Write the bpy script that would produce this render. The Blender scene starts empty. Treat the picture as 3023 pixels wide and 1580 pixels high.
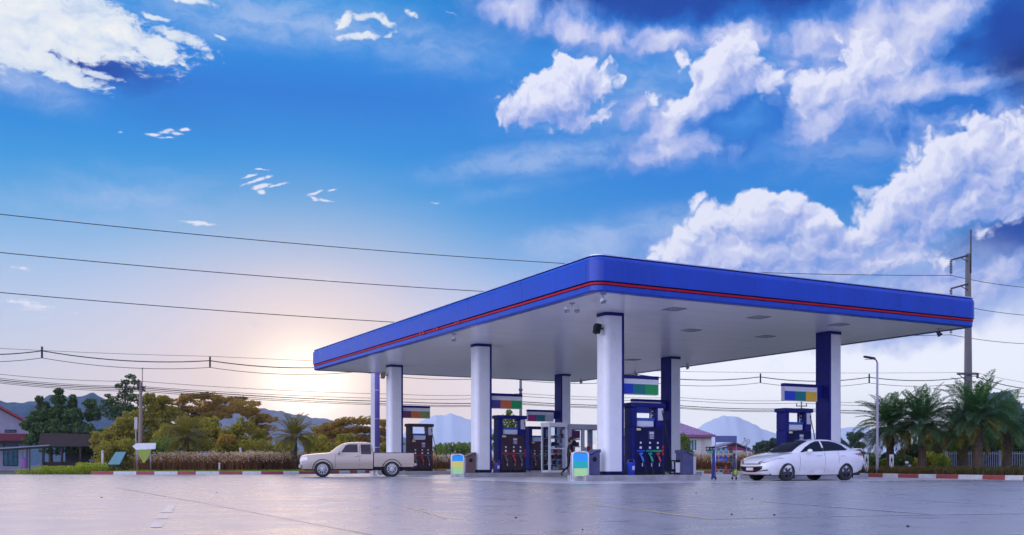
import bpy, bmesh, math, random
import numpy as np
from mathutils import Vector, Matrix
scene = bpy.context.scene
COL = scene.collection
R = math.radians
PI = math.pi

# ------------------------------------------------------------------ camera
F, CX, YH, H = 2943.0, 1511.5, 1369.0, 0.60      # focal length, centre column, horizon row, eye height
cam_d = bpy.data.cameras.new("camera")
cam_d.sensor_width = 36.0
cam_d.lens = 36.0 * F / 3023.0
cam_d.shift_y = (YH - 790.0) / 3023.0
cam_d.clip_start = 0.1
cam_d.clip_end = 20000.0
cam = bpy.data.objects.new("camera", cam_d)
cam.location = (0, 0, H)
cam.rotation_euler = (R(90), 0, 0)
COL.objects.link(cam)
scene.camera = cam

scene.view_settings.view_transform = 'Standard'
scene.view_settings.look = 'None'
scene.view_settings.gamma = 1.0
scene.view_settings.exposure = 0.15
scene.cycles.max_bounces = 8
scene.cycles.transparent_max_bounces = 24
scene.cycles.volume_bounces = 0
scene.cycles.use_denoising = True
scene.cycles.sample_clamp_indirect = 6.0

def lin(r, g, b):
    f = lambda c: (c / 255.0 / 12.92) if c / 255.0 <= 0.04045 else ((c / 255.0 + 0.055) / 1.055) ** 2.4
    return (f(r), f(g), f(b), 1.0)

# ------------------------------------------------------------------ node helper
class NG:
    def __init__(self, tree):
        self.t = tree; self.n = tree.nodes; self.l = tree.links
    def new(self, kind, **kw):
        nd = self.n.new(kind)
        for k, v in kw.items(): setattr(nd, k, v)
        return nd
    def put(self, sock, v):
        if isinstance(v, bpy.types.NodeSocket): self.l.new(v, sock)
        elif v is not None: sock.default_value = v
    def m(self, op, a, b=None, c=None, clamp=False):
        nd = self.new('ShaderNodeMath', operation=op, use_clamp=clamp)
        for i, v in enumerate((a, b, c)): self.put(nd.inputs[i], v)
        return nd.outputs[0]
    def add(self, a, b): return self.m('ADD', a, b)
    def sub(self, a, b): return self.m('SUBTRACT', a, b)
    def mul(self, a, b): return self.m('MULTIPLY', a, b)
    def mx(self, a, b): return self.m('MAXIMUM', a, b)
    def mad(self, a, b, c): return self.m('MULTIPLY_ADD', a, b, c)
    def ss(self, v, a, b, lo=0.0, hi=1.0, smooth=True):
        nd = self.new('ShaderNodeMapRange', interpolation_type='SMOOTHSTEP' if smooth else 'LINEAR')
        self.put(nd.inputs['Value'], v)
        for k, x in zip(('From Min', 'From Max', 'To Min', 'To Max'), (a, b, lo, hi)): self.put(nd.inputs[k], x)
        return nd.outputs[0]
    def xyz(self, x, y, z=0.0):
        nd = self.new('ShaderNodeCombineXYZ')
        for i, v in enumerate((x, y, z)): self.put(nd.inputs[i], v)
        return nd.outputs[0]
    def sep(self, v):
        nd = self.new('ShaderNodeSeparateXYZ'); self.put(nd.inputs[0], v); return nd.outputs
    def vm(self, op, a, b=None):
        nd = self.new('ShaderNodeVectorMath', operation=op)
        self.put(nd.inputs[0], a)
        if b is not None: self.put(nd.inputs[1], b)
        return nd.outputs[0]
    def mapping(self, v, loc=(0, 0, 0), rot=(0, 0, 0), sc=(1, 1, 1), kind='POINT'):
        nd = self.new('ShaderNodeMapping', vector_type=kind)
        self.put(nd.inputs[0], v)
        nd.inputs[1].default_value = loc if kind != 'NORMAL' else (0, 0, 0)
        nd.inputs[2].default_value = rot; nd.inputs[3].default_value = sc
        return nd.outputs[0]
    def noise(self, v, scale, detail=4.0, rough=0.5, dist=0.0, dim='3D', w=None, color=False):
        nd = self.new('ShaderNodeTexNoise', noise_dimensions=dim)
        if v is not None: self.put(nd.inputs['Vector'], v)
        nd.inputs['Scale'].default_value = scale; nd.inputs['Detail'].default_value = detail
        nd.inputs['Roughness'].default_value = rough; nd.inputs['Distortion'].default_value = dist
        return nd.outputs[1 if color else 0]
    def voro(self, v, scale, detail=0.0, rough=0.5, feature='F1', out=0, dim='3D', rand=1.0):
        nd = self.new('ShaderNodeTexVoronoi', feature=feature, voronoi_dimensions=dim)
        self.put(nd.inputs['Vector'], v)
        nd.inputs['Scale'].default_value = scale
        if 'Detail' in nd.inputs: nd.inputs['Detail'].default_value = detail
        if 'Roughness' in nd.inputs: nd.inputs['Roughness'].default_value = rough
        nd.inputs['Randomness'].default_value = rand
        return nd.outputs[out]
    def mix(self, f, a, b, mode='MIX'):
        nd = self.new('ShaderNodeMix', data_type='RGBA', blend_type=mode)
        nd.clamp_factor = True
        self.put(nd.inputs[0], f); self.put(nd.inputs[6], a); self.put(nd.inputs[7], b)
        return nd.outputs[2]
    def ramp(self, f, stops, interp='LINEAR'):
        nd = self.new('ShaderNodeValToRGB'); self.put(nd.inputs[0], f)
        cr = nd.color_ramp; cr.interpolation = interp
        while len(cr.elements) < len(stops): cr.elements.new(0.5)
        for e, (p, c) in zip(cr.elements, stops):
            e.position = p
        for e, (p, c) in zip(cr.elements, stops):
            e.color = c
        return nd.outputs[0]

# ------------------------------------------------------------------ sun
SUN_AZ, SUN_EL = R(-11.3), R(6.0)                # a low sun veiled by thin cloud, almost ahead and a little to the left
sd = Vector((math.sin(SUN_AZ) * math.cos(SUN_EL), math.cos(SUN_AZ) * math.cos(SUN_EL), math.sin(SUN_EL)))
sun_d = bpy.data.lights.new("sun", 'SUN')
sun_d.energy = 0.6
sun_d.angle = R(42)
sun_d.color = (1.0, 0.66, 0.40)
sun = bpy.data.objects.new("sun", sun_d)
sun.rotation_euler = (-sd).to_track_quat('-Z', 'Y').to_euler()
sun.location = (-40, 150, 60)
COL.objects.link(sun)

# ------------------------------------------------------------------ sky: Nishita air + procedural clouds, all by world azimuth and elevation
world = bpy.data.worlds.new("World"); scene.world = world
world.use_nodes = True
g = NG(world.node_tree); g.n.clear()
tc = g.new('ShaderNodeTexCoord').outputs['Generated']
dx, dy, dz = g.sep(g.vm('NORMALIZE', tc))
az = g.m('ARCTAN2', dx, dy)
el = g.m('ARCSINE', dz)
U = g.mul(az, F / 100.0)                          # 1 unit = 1.95 degrees of azimuth / elevation
V = g.mul(el, F / 100.0)
P = g.xyz(U, V, 0.0)
def uv(px, py):                                   # direction of a place in the sky
    a = math.atan((px - CX) / F)
    e = math.atan((YH - py) / F * math.cos(a))
    return a * F / 100.0, e * F / 100.0
wn1 = g.noise(P, 0.8, 3, 0.55, color=True)        # slow warp shared by all the clouds
wn2 = g.noise(P, 3.0, 3, 0.6, color=True)
warp = g.vm('ADD', g.vm('MULTIPLY', g.vm('SUBTRACT', wn1, (.5, .5, .5)), (1.2, 1.0, 0)),
            g.vm('MULTIPLY', g.vm('SUBTRACT', wn2, (.5, .5, .5)), (.30, .30, 0)))
PW = g.vm('ADD', P, warp)
def blobs(vec, items, mode='MAXIMUM'):
    """items: (px, py, rx, ry, tilt_deg, amplitude) - soft ellipses of cloud cover"""
    acc = None
    for it in items:
        px, py, rx, ry, rot, amp = it
        u0, v0 = uv(px, py)
        mp = g.mapping(vec, (u0, v0, 0), (0, 0, R(-rot)), (rx / 100.0, ry / 100.0, 1.0), 'TEXTURE')
        gr = g.new('ShaderNodeTexGradient', gradient_type='SPHERICAL')
        g.put(gr.inputs[0], mp)
        v = gr.outputs['Fac']
        if amp != 1.0: v = g.mul(v, amp)
        acc = v if acc is None else g.m(mode, acc, v)
    return acc
def vpos(py): return uv(CX, py)[1] / 14.0
fV = g.m('DIVIDE', V, 14.0, clamp=True)
def stops(lst): return [(max(0, min(1, vpos(y))), lin(*c)) for y, c in sorted(lst, key=lambda t: -t[0])]
left = g.ramp(fV, stops([(1369, (208, 200, 208)), (1200, (206, 200, 210)), (1060, (194, 198, 216)), (920, (180, 196, 224)), (800, (158, 188, 226)),
                         (690, (122, 172, 222)), (590, (70, 155, 219)), (460, (22, 140, 217)), (300, (6, 120, 211)), (160, (10, 138, 219)), (0, (30, 148, 220))]))
right = g.ramp(fV, stops([(1369, (243, 244, 251)), (1150, (243, 244, 251)), (1020, (236, 237, 248)), (900, (180, 196, 232)), (780, (110, 160, 222)),
                          (640, (50, 138, 216)), (500, (2, 128, 215)), (330, (38, 138, 219)), (180, (46, 138, 219)), (60, (10, 100, 192)), (0, (2, 88, 182))]))
col = g.mix(g.ss(U, uv(900, 1300)[0], uv(2100, 1300)[0]), left, right)
# the air itself: Nishita sky, low weight, keeps the all-round gradient physical
nis = g.new('ShaderNodeTexSky', sky_type='NISHITA')
nis.sun_disc = False; nis.sun_elevation = SUN_EL; nis.sun_rotation = SUN_AZ
nis.air_density = 1.0; nis.dust_density = 1.0; nis.ozone_density = 2.0
col = g.mix(0.06, col, g.mix(1.0, nis.outputs[0], (0.09, 0.09, 0.09, 1), 'MULTIPLY'))
gm = g.new('ShaderNodeGamma'); g.put(gm.inputs[0], col); gm.inputs[1].default_value = 1.14; col = g.mix(g.ss(V, uv(1500, 900)[1], uv(1500, 450)[1]), gm.outputs[0], g.mix(1.0, gm.outputs[0], (.58, 1.04, 1.02, 1), 'MULTIPLY'))
col = g.mix(g.ss(V, uv(1500, 700)[1], uv(1500, 1150)[1]), col, g.mix(1.0, col, (1.12, 1.13, 1.14, 1), 'MULTIPLY'))
# deep blue openings
dk = blobs(PW, [(2130, -30, 760, 120, 0, 1.15), (2990, 150, 300, 220, 10, 1.25), (3000, 735, 300, 110, -6, 1.2), (250, 190, 330, 70, 5, .8), (520, 330, 420, 150, 8, .22)])
col = g.mix(g.ss(dk, 0.05, 0.75), col, lin(0, 62, 158))
dk2 = blobs(PW, [(3060, 190, 220, 120, 0, 1.0)])
col = g.mix(g.ss(dk2, 0.1, 0.9), col, lin(0, 44, 128))
# glow around the low sun
sx, sy = uv(905, 1150)
ds = g.vm('SUBTRACT', P, (sx, sy, 0))
dl = g.new('ShaderNodeVectorMath', operation='LENGTH'); g.put(dl.inputs[0], g.vm('MULTIPLY', ds, (0.9, 1.0, 1.0)))
dist = dl.outputs['Value']
col = g.mix(g.mul(g.m('POWER', g.ss(dist, 7.0, 0.3, smooth=False), 1.6), .8), col, lin(252, 208, 196))
col = g.mix(g.m('POWER', g.ss(dist, 3.9, 0.2, smooth=False), 1.3), col, lin(255, 236, 214))
core = g.m('POWER', g.ss(dist, 3.0, 0.0), 2.3)
col = g.mix(1.0, col, g.mix(core, (0, 0, 0, 1), (.9, .75, .6, 1)), 'ADD')
# fields
nA = g.noise(PW, 1.1, 7, 0.54)                     # broad cloud texture
nB = g.noise(g.vm('MULTIPLY', PW, (0.55, 1.5, 1)), 1.6, 9, 0.62)   # streaky texture
bil = g.voro(PW, 2.1, 2.0, 0.5)                   # cauliflower heads
bilo = g.voro(g.vm('ADD', PW, (-0.10, 0.13, 0)), 2.1, 2.0, 0.5)
nAo = g.noise(g.vm('ADD', PW, (-0.16, 0.2, 0)), 1.1, 7, 0.54)
# thin veils
ve = blobs(P, [(820, 60, 700, 110, 0, .8), (1250, 130, 520, 130, 6, .55), (1600, 470, 560, 80, -7, .75), (350, 590, 520, 150, -4, .6), (60, 235, 260, 90, 12, .8),
               (1740, 720, 330, 90, -4, 1.1), (2000, 700, 420, 130, 0, .9), (2600, 830, 520, 160, -2, 1.1), (1500, 560, 500, 60, -10, .35), (1900, 300, 700, 230, 0, .55), (2550, 420, 600, 160, 0, .5)])
vf = g.mul(ve, g.ss(nB, 0.25, 0.8, .55, 1.35))
col = g.mix(g.ss(vf, 0.05, 0.9, 0, .8), col, lin(160, 184, 226))
# soft lavender banks high on the right
so = blobs(PW, [(1500, 20, 220, 75, 20, 1.0), (1720, 90, 250, 85, 14, 1.1), (1960, 110, 240, 80, 2, 1.0), (2180, 95, 200, 85, -2, 1.0), (2380, 110, 180, 90, -10, .95),
                (2560, 110, 230, 200, -50, 1.25), (2720, 60, 260, 170, -28, 1.2), (2500, 260, 300, 160, -8, 1.25), (2720, 250, 270, 120, -12, 1.15), (2860, 250, 170, 70, 4, 1.0),
                (2400, 330, 260, 150, 6, 1.15), (2700, 350, 330, 110, 6, 1.05), (2050, 430, 330, 95, -4, 1.15), (1990, 380, 140, 150, 30, 1.1), (2120, 290, 230, 130, -20, 1.15),
                (2930, 320, 130, 110, 0, .9), (1880, 320, 110, 75, -30, .8), (2330, 180, 80, 60, -30, .8), (2800, 850, 360, 120, -4, .95), (2950, 800, 200, 80, -14, .95), (2600, 940, 400, 120, 0, .9), (2080, 745, 360, 70, 6, .95), (2480, 790, 330, 70, 6, .9)])
sf = g.add(so, g.mul(g.sub(nA, .5), .75))
sa = g.ss(sf, 0.08, 0.72)
relS = g.add(g.mul(g.sub(nA, nAo), .8), g.mul(g.sub(nB, .5), .22))
hole = blobs(PW, [(2190, 375, 230, 105, -14, 1.35), (2740, 330, 330, 80, -3, .95), (2640, 335, 150, 60, 0, .6), (2440, 20, 260, 60, 0, .5), (2900, 110, 200, 90, -30, .9), (2050, 40, 500, 50, 0, .8)])
shS = g.add(g.add(g.ss(sf, 0.3, 1.2, .34, .92), relS), g.mul(hole, -.75))
scol = g.ramp(shS, [(0.0, lin(24, 108, 200)), (0.28, lin(92, 138, 213)), (0.52, lin(150, 168, 224)), (0.78, lin(190, 196, 230)), (1.0, lin(216, 219, 238))])
col = g.mix(g.mul(sa, g.ss(hole, 0.75, 1.2, 1.0, .35)), col, scol)
# crisp cumulus
CUL = [(1640, 290, 200, 120, -12, 1.4), (1690, 240, 115, 115, 0, 1.3), (1780, 240, 75, 80, 0, .95), (1500, 330, 110, 75, -20, 1.0), (1450, 280, 55, 50, -50, .75), (1720, 350, 160, 55, -10, .95),
                (2130, 215, 160, 120, -15, 1.4), (2180, 160, 80, 75, 0, .95), (2030, 290, 110, 80, -40, 1.0), (2260, 250, 130, 80, -8, .95), (1925, 300, 60, 60, 0, .8), (2020, 175, 60, 40, -30, .7),
                (2420, 270, 160, 100, -10, 1.2), (2560, 190, 130, 160, -40, 1.15), (2490, 255, 100, 70, 0, 1.0),
                (2260, 650, 190, 115, 0, 1.5), (2235, 605, 95, 75, 0, 1.25), (2320, 605, 95, 70, 0, 1.25), (2410, 660, 110, 75, 0, 1.2), (2110, 660, 125, 95, 0, 1.25), (2060, 620, 42, 60, 0, .8), (2000, 730, 130, 80, -20, 1.1),
                (2200, 750, 340, 110, 0, 1.5), (2420, 740, 240, 100, 0, 1.35), (2540, 690, 160, 75, 0, 1.15), (2660, 600, 220, 120, -20, 1.35), (2760, 510, 180, 150, -30, 1.4), (2870, 440, 120, 130, -20, 1.2),
                (2960, 480, 170, 170, 0, 1.25), (3020, 420, 120, 110, 0, 1.0), (2880, 600, 240, 110, 0, 1.15), (2690, 720, 130, 70, -14, .9), (3030, 620, 160, 90, 0, 1.0), (2480, 770, 220, 70, 4, 1.0), (2020, 690, 70, 60, 0, .9), (2560, 640, 100, 60, -20, .9), (1960, 770, 120, 50, 0, .8), (2780, 640, 200, 95, -15, 1.25), (2640, 760, 260, 80, 0, 1.0), (2900, 690, 120, 60, 0, .8)]
cu = blobs(PW, CUL)
cul = blobs(g.vm('ADD', PW, (-.30, .42, 0)), CUL)           # the same cover a step towards the light
cf = g.add(g.add(cu, g.mul(g.sub(.40, bil), .42)), g.mul(g.sub(nA, .5), .55))
ca = g.ss(cf, 0.16, g.ss(V, uv(1500, 700)[1], uv(1500, 250)[1], .50, .42))
relC = g.add(g.mul(g.sub(bilo, bil), .42), g.mul(g.sub(nA, nAo), .8))
und = blobs(PW, [(1580, 350, 200, 60, 0, .9), (1730, 300, 110, 90, 0, .55), (2180, 300, 190, 70, -10, .8), (2330, 330, 160, 70, 0, .7), (2560, 300, 200, 80, 0, .6),
                 (2290, 690, 90, 50, -20, .7), (2200, 700, 60, 40, 0, .6), (2500, 720, 120, 50, 0, .8), (2420, 690, 60, 40, 0, .5), (2110, 740, 150, 50, 0, .6), (2420, 750, 260, 70, 0, .95), (2700, 690, 230, 80, -10, .9), (2850, 560, 160, 90, -20, .7), (2980, 590, 170, 80, 0, .9), (2940, 420, 60, 90, 0, .4)])
shC = g.sub(g.add(g.add(g.ss(cf, 0.2, 1.5, .78, .56), relC), g.mul(g.sub(cu, cul), .55)), g.mul(und, .50))
ccol = g.ramp(shC, [(0.0, lin(96, 140, 214)), (0.3, lin(138, 160, 221)), (0.52, lin(168, 180, 226)), (0.76, lin(198, 204, 235)), (1.0, lin(222, 224, 242))])
col = g.mix(g.mul(ca, g.ss(hole, 0.5, 1.1, 1.0, .0)), col, ccol)
# bright sheet cloud, upper left, and the small puffs and wisps
PL = g.vm('ADD', P, g.vm('MULTIPLY', warp, (.5, .35, 0)))
lw = blobs(PL, [(120, 40, 560, 120, 8, 1.35), (330, 95, 330, 70, 10, 1.2), (520, 108, 150, 30, 14, 1.0), (60, 105, 330, 60, 4, 1.2), (150, 195, 240, 48, 15, 1.2), (30, 165, 140, 50, 10, 1.15), (290, 220, 110, 20, 8, .9),
                (300, 140, 120, 25, 20, .75), (-60, 60, 300, 160, 0, 1.3), (455, 52, 70, 14, 12, .8), (655, 116, 60, 10, 14, .55), (240, 178, 50, 9, 4, .6),
                (1085, 50, 100, 22, -8, .85), (1140, 62, 60, 24, 20, .85), (1020, 62, 60, 26, -20, .85), (1060, 108, 120, 18, -4, .85), (1150, 98, 50, 18, -30, .7),
                (362, 391, 30, 8, -6, .8), (580, 8, 160, 24, 4, .8), (1215, 44, 60, 16, 25, .58), (1330, 40, 50, 12, 20, .55), (1285, 598, 40, 8, 8, .62)])
lf = g.add(lw, g.add(g.mul(g.sub(nB, .52), 1.25), g.mul(g.sub(g.noise(g.vm('MULTIPLY', PL, (.8, 1.9, 1)), 4.5, 5, .6), .5), .55)))
la = g.mul(g.ss(lf, 0.33, 0.62), g.ss(lw, 0, .1))
lcol = g.ramp(g.add(g.ss(lf, .3, 1.4, .35, .7), g.add(g.mul(g.sub(nA, nAo), 1.5), g.mul(g.sub(nB, .5), .9))), [(0.0, lin(172, 192, 226)), (0.5, lin(214, 222, 233)), (1.0, lin(236, 236, 234))])
col = g.mix(la, col, lcol)
PQ = g.vm('ADD', P, g.vm('MULTIPLY', warp, (.25, .15, 0)))
stre = g.noise(g.mapping(P, (0, 0, 0), (0, 0, R(-22)), (0.45, 3.6, 1)), 2.1, 4, .55)
ww = blobs(PQ, [(733, 522, 50, 8, -16, 1.2), (762, 533, 66, 9, -20, 1.35), (772, 552, 50, 11, -18, 1.35), (818, 549, 56, 7, -14, 1.1), (774, 502, 44, 5, 0, 1.0), (776, 566, 28, 13, 0, 1.2), (725, 545, 40, 6, -20, 1.0), (928, 570, 50, 8, -20, 1.15), (962, 592, 52, 8, 10, 1.15), (924, 583, 30, 11, 20, 1.1), (985, 560, 40, 6, -14, .8), (449, 397, 38, 8, -4, 1.0), (484, 389, 36, 11, -8, 1.15), (518, 394, 34, 9, 6, 1.1), (548, 383, 34, 8, -10, 1.1), (492, 407, 50, 6, -4, .9), (576, 658, 75, 11, 2, 1.15), (870, 672, 80, 20, 4, .55),
                (60, 790, 90, 16, 4, .7), (110, 905, 190, 40, 14, .7), (950, 820, 120, 18, 6, .7)])
wf = g.add(ww, g.add(g.mul(g.sub(stre, .56), 1.5), g.mul(g.sub(g.noise(P, 5.5, 5, .6), .52), 1.1)))
col = g.mix(g.mul(g.ss(wf, .3, .85, 0, .85), g.ss(ww, 0, .12)), col, lin(232, 228, 240))
# the rest of the heavens (overhead and behind): unseen bright cloud, added and shaped to light the place
back = g.ss(dy, 0.45, -0.05)
up = g.ss(el, R(27), R(42))
zone = g.mx(back, up)
over = g.ss(el, R(24), R(40))
bn = g.noise(g.xyz(dx, dy, g.mul(dz, 1.6)), 2.2, 6, .55)
bcol = g.ramp(g.add(bn, g.mul(dz, .08)), [(0.25, lin(70, 130, 215)), (0.5, lin(196, 203, 236)), (0.75, lin(250, 246, 250))])
bcol = g.mix(1.0, bcol, g.mix(g.ss(dx, -.75, .75), (3.2, 3.05, 3.2, 1), (.95, 1.0, 1.45, 1)), 'MULTIPLY')
bcol = g.mix(g.mul(g.ss(dx, .3, .7), g.ss(el, R(18), R(6))), bcol, g.mix(1.0, bcol, (.33, .36, .42, 1), 'MULTIPLY'))  # unseen low right sky dimmed to darken the fascia's reflection
bcol = g.mix(over, bcol, g.mix(1.0, bcol, (.50, .55, .66, 1), 'MULTIPLY'))
col = g.mix(zone, col, bcol)
# below the horizon
col = g.mix(g.ss(el, 0.0, R(-1.5)), col, lin(150, 150, 170))
bg = g.new('ShaderNodeBackground')
g.put(bg.inputs[0], g.mix(1.0, col, (10, 10, 10, 1), 'MULTIPLY'))
bg.inputs[1].default_value = 0.1
out = g.new('ShaderNodeOutputWorld')
g.l.new(bg.outputs[0], out.inputs[0])
world.cycles.sampling_method = 'MANUAL'
world.cycles.sample_map_resolution = 512

# ------------------------------------------------------------------ placing
def W(px, D, Z): return Vector(((px - CX) / F * D, D, Z))          # a point D metres ahead, Z metres up
def ZY(py, D): return H + (YH - py) / F * D
CANR = math.atan2(0.468, 0.884)                                    # heading of the pump islands
CA, SA = math.cos(CANR), math.sin(CANR)
A0 = Vector((2.50, 30.15, 0))
def UV(u, v, z=0.0): return Vector((A0.x + CA * u - SA * v, A0.y + SA * u + CA * v, z))
ZS = 5.87                                                          # underside of the canopy

# ------------------------------------------------------------------ objects
def link(o, parent=None):
    COL.objects.link(o)
    if parent is not None: o.parent = parent
    return o
def tag(o, label=None, cat=None, group=None, kind=None):
    if label: o["label"] = label
    if cat: o["category"] = cat
    if group: o["group"] = group
    if kind: o["kind"] = kind
    return o
def thing(name, label, cat, loc=(0, 0, 0), rotz=0.0, group=None):
    o = bpy.data.objects.new(name, None); o.empty_display_size = 0.2
    o.location = loc; o.rotation_euler = (0, 0, rotz)
    link(o); return tag(o, label, cat, group)
def copy_tree(o, label=None, parent=None, group=None):
    c = o.copy(); COL.objects.link(c)
    if parent is not None: c.parent = parent
    if label: c["label"] = label
    if group: c["group"] = group
    for ch in [x for x in bpy.data.objects if x.parent is o]:
        copy_tree(ch, None, c)
    return c

class MB:
    def __init__(self): self.v = []; self.f = []; self.mi = []; self.sm = []
    def _add(self, vs, fs, mi=0, sm=False):
        b = len(self.v); self.v += [tuple(p) for p in vs]
        for q in fs: self.f.append(tuple(b + i for i in q)); self.mi.append(mi); self.sm.append(sm)
        return self
    def box(self, x0, x1, y0, y1, z0, z1, mi=0, M=None):
        vs = [Vector(p) for p in ((x0, y0, z0), (x1, y0, z0), (x1, y1, z0), (x0, y1, z0), (x0, y0, z1), (x1, y0, z1), (x1, y1, z1), (x0, y1, z1))]
        if M is not None: vs = [M @ p for p in vs]
        return self._add(vs, [(0, 3, 2, 1), (4, 5, 6, 7), (0, 1, 5, 4), (1, 2, 6, 5), (2, 3, 7, 6), (3, 0, 4, 7)], mi)
    def quad(self, a, b, c, d, mi=0): return self._add((a, b, c, d), [(0, 1, 2, 3)], mi)
    def poly(self, pts, mi=0): return self._add(pts, [tuple(range(len(pts)))], mi)
    def prism(self, pts, off, mi=0):
        n = len(pts); off = Vector(off); vs = [Vector(p) for p in pts] + [Vector(p) + off for p in pts]
        fs = [tuple(range(n))[::-1], tuple(range(n, 2 * n))] + [(i, (i + 1) % n, n + (i + 1) % n, n + i) for i in range(n)]
        return self._add(vs, fs, mi)
    def tube(self, path, r, n=8, mi=0, sm=True, cap=True):
        path = [Vector([float(q) for q in p]) for p in path]; rs = [float(q) for q in (r if isinstance(r, (list, tuple)) else [r] * len(path))]
        vs, fs = [], []; ref = None
        for i, p in enumerate(path):
            t = (path[min(i + 1, len(path) - 1)] - path[max(i - 1, 0)])
            t = t.normalized() if t.length > 1e-9 else Vector((0, 0, 1))
            if ref is None: ref = Vector((0, 0, 1)) if abs(t.z) < 0.9 else Vector((1, 0, 0))
            a = t.cross(ref).normalized(); b = t.cross(a).normalized(); ref = b.cross(t).normalized() if False else ref
            if abs(t.dot(ref)) > 0.98: ref = Vector((1, 0, 0)) if abs(t.x) < .9 else Vector((0, 1, 0))
            for k in range(n):
                an = 2 * PI * k / n
                vs.append(p + rs[i] * (math.cos(an) * a + math.sin(an) * b))
        for i in range(len(path) - 1):
            for k in range(n):
                k2 = (k + 1) % n
                fs.append((i * n + k, i * n + k2, (i + 1) * n + k2, (i + 1) * n + k))
        self._add(vs, fs, mi, sm)
        if cap:
            self._add(vs[:n], [tuple(range(n))], mi); self._add(vs[-n:], [tuple(range(n))[::-1]], mi)
        return self
    def lathe(self, prof, n=16, M=None, mi=0, sm=True):
        vs, fs = [], []
        for (r, z) in prof:
            for k in range(n):
                p = Vector((r * math.cos(2 * PI * k / n), r * math.sin(2 * PI * k / n), z))
                vs.append(M @ p if M is not None else p)
        for i in range(len(prof) - 1):
            for k in range(n):
                k2 = (k + 1) % n
                fs.append((i * n + k, i * n + k2, (i + 1) * n + k2, (i + 1) * n + k))
        return self._add(vs, fs, mi, sm)
    def loft(self, secs, mi=0, sm=True, closed=True, cap=True):
        n = len(secs[0]); vs = [p for s in secs for p in s]; fs = []
        for i in range(len(secs) - 1):
            for k in range(n if closed else n - 1):
                k2 = (k + 1) % n
                fs.append((i * n + k, i * n + k2, (i + 1) * n + k2, (i + 1) * n + k))
        self._add(vs, fs, mi, sm)
        if cap:
            self._add(secs[0], [tuple(range(n))[::-1]], mi); self._add(secs[-1], [tuple(range(n))], mi)
        return self
    def ball(self, c, r, n=8, mi=0):
        c = Vector(c); rx, ry, rz = r if isinstance(r, (tuple, list)) else (r, r, r)
        vs, fs = [], []
        m = n // 2 + 1
        for i in range(m + 1):
            th = PI * i / m
            for k in range(n):
                ph = 2 * PI * k / n
                vs.append(c + Vector((rx * math.sin(th) * math.cos(ph), ry * math.sin(th) * math.sin(ph), rz * math.cos(th))))
        for i in range(m):
            for k in range(n): fs.append((i * n + k, (i + 1) * n + k, (i + 1) * n + (k + 1) % n, i * n + (k + 1) % n))
        return self._add(vs, fs, mi, True)
    def mesh(self, name):
        me = bpy.data.meshes.new(name); me.from_pydata(self.v, [], self.f)
        me.polygons.foreach_set('material_index', self.mi); me.polygons.foreach_set('use_smooth', self.sm)
        bm = bmesh.new(); bm.from_mesh(me); bmesh.ops.remove_doubles(bm, verts=bm.verts, dist=1e-5)
        bmesh.ops.recalc_face_normals(bm, faces=bm.faces); bm.to_mesh(me); bm.free()
        return me
    def build(self, name, mats, parent=None, bevel=0.0, seg=2, auto=None):
        me = self.mesh(name)
        for m in (mats if isinstance(mats, (list, tuple)) else [mats]): me.materials.append(m)
        o = bpy.data.objects.new(name, me); link(o, parent)
        if bevel:
            b = o.modifiers.new("bevel", 'BEVEL'); b.width = bevel; b.segments = seg; b.limit_method = 'ANGLE'; b.angle_limit = R(35)
            b.harden_normals = False
        return o
def rot2(M0, rz): return M0 @ Matrix.Rotation(rz, 4, 'Z')
def T(x, y, z): return Matrix.Translation((x, y, z))
def fast_mesh(name, verts, faces, mats, parent=None, mi=None, smooth=False):
    """verts (n,3) array, faces (m,4) array"""
    me = bpy.data.meshes.new(name)
    v = np.asarray(verts, dtype=np.float32); f = np.asarray(faces, dtype=np.int32)
    me.vertices.add(len(v)); me.vertices.foreach_set('co', v.ravel())
    k = f.shape[1]
    me.loops.add(f.size); me.loops.foreach_set('vertex_index', f.ravel())
    me.polygons.add(len(f)); me.polygons.foreach_set('loop_start', np.arange(0, f.size, k, dtype=np.int32))
    try: me.polygons.foreach_set('loop_total', np.full(len(f), k, dtype=np.int32))
    except Exception: pass
    if mi is not None: me.polygons.foreach_set('material_index', np.asarray(mi, dtype=np.int32))
    if smooth: me.polygons.foreach_set('use_smooth', np.ones(len(f), dtype=bool))
    for m in (mats if isinstance(mats, (list, tuple)) else [mats]): me.materials.append(m)
    me.update(calc_edges=True)
    o = bpy.data.objects.new(name, me); return link(o, parent)

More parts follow.
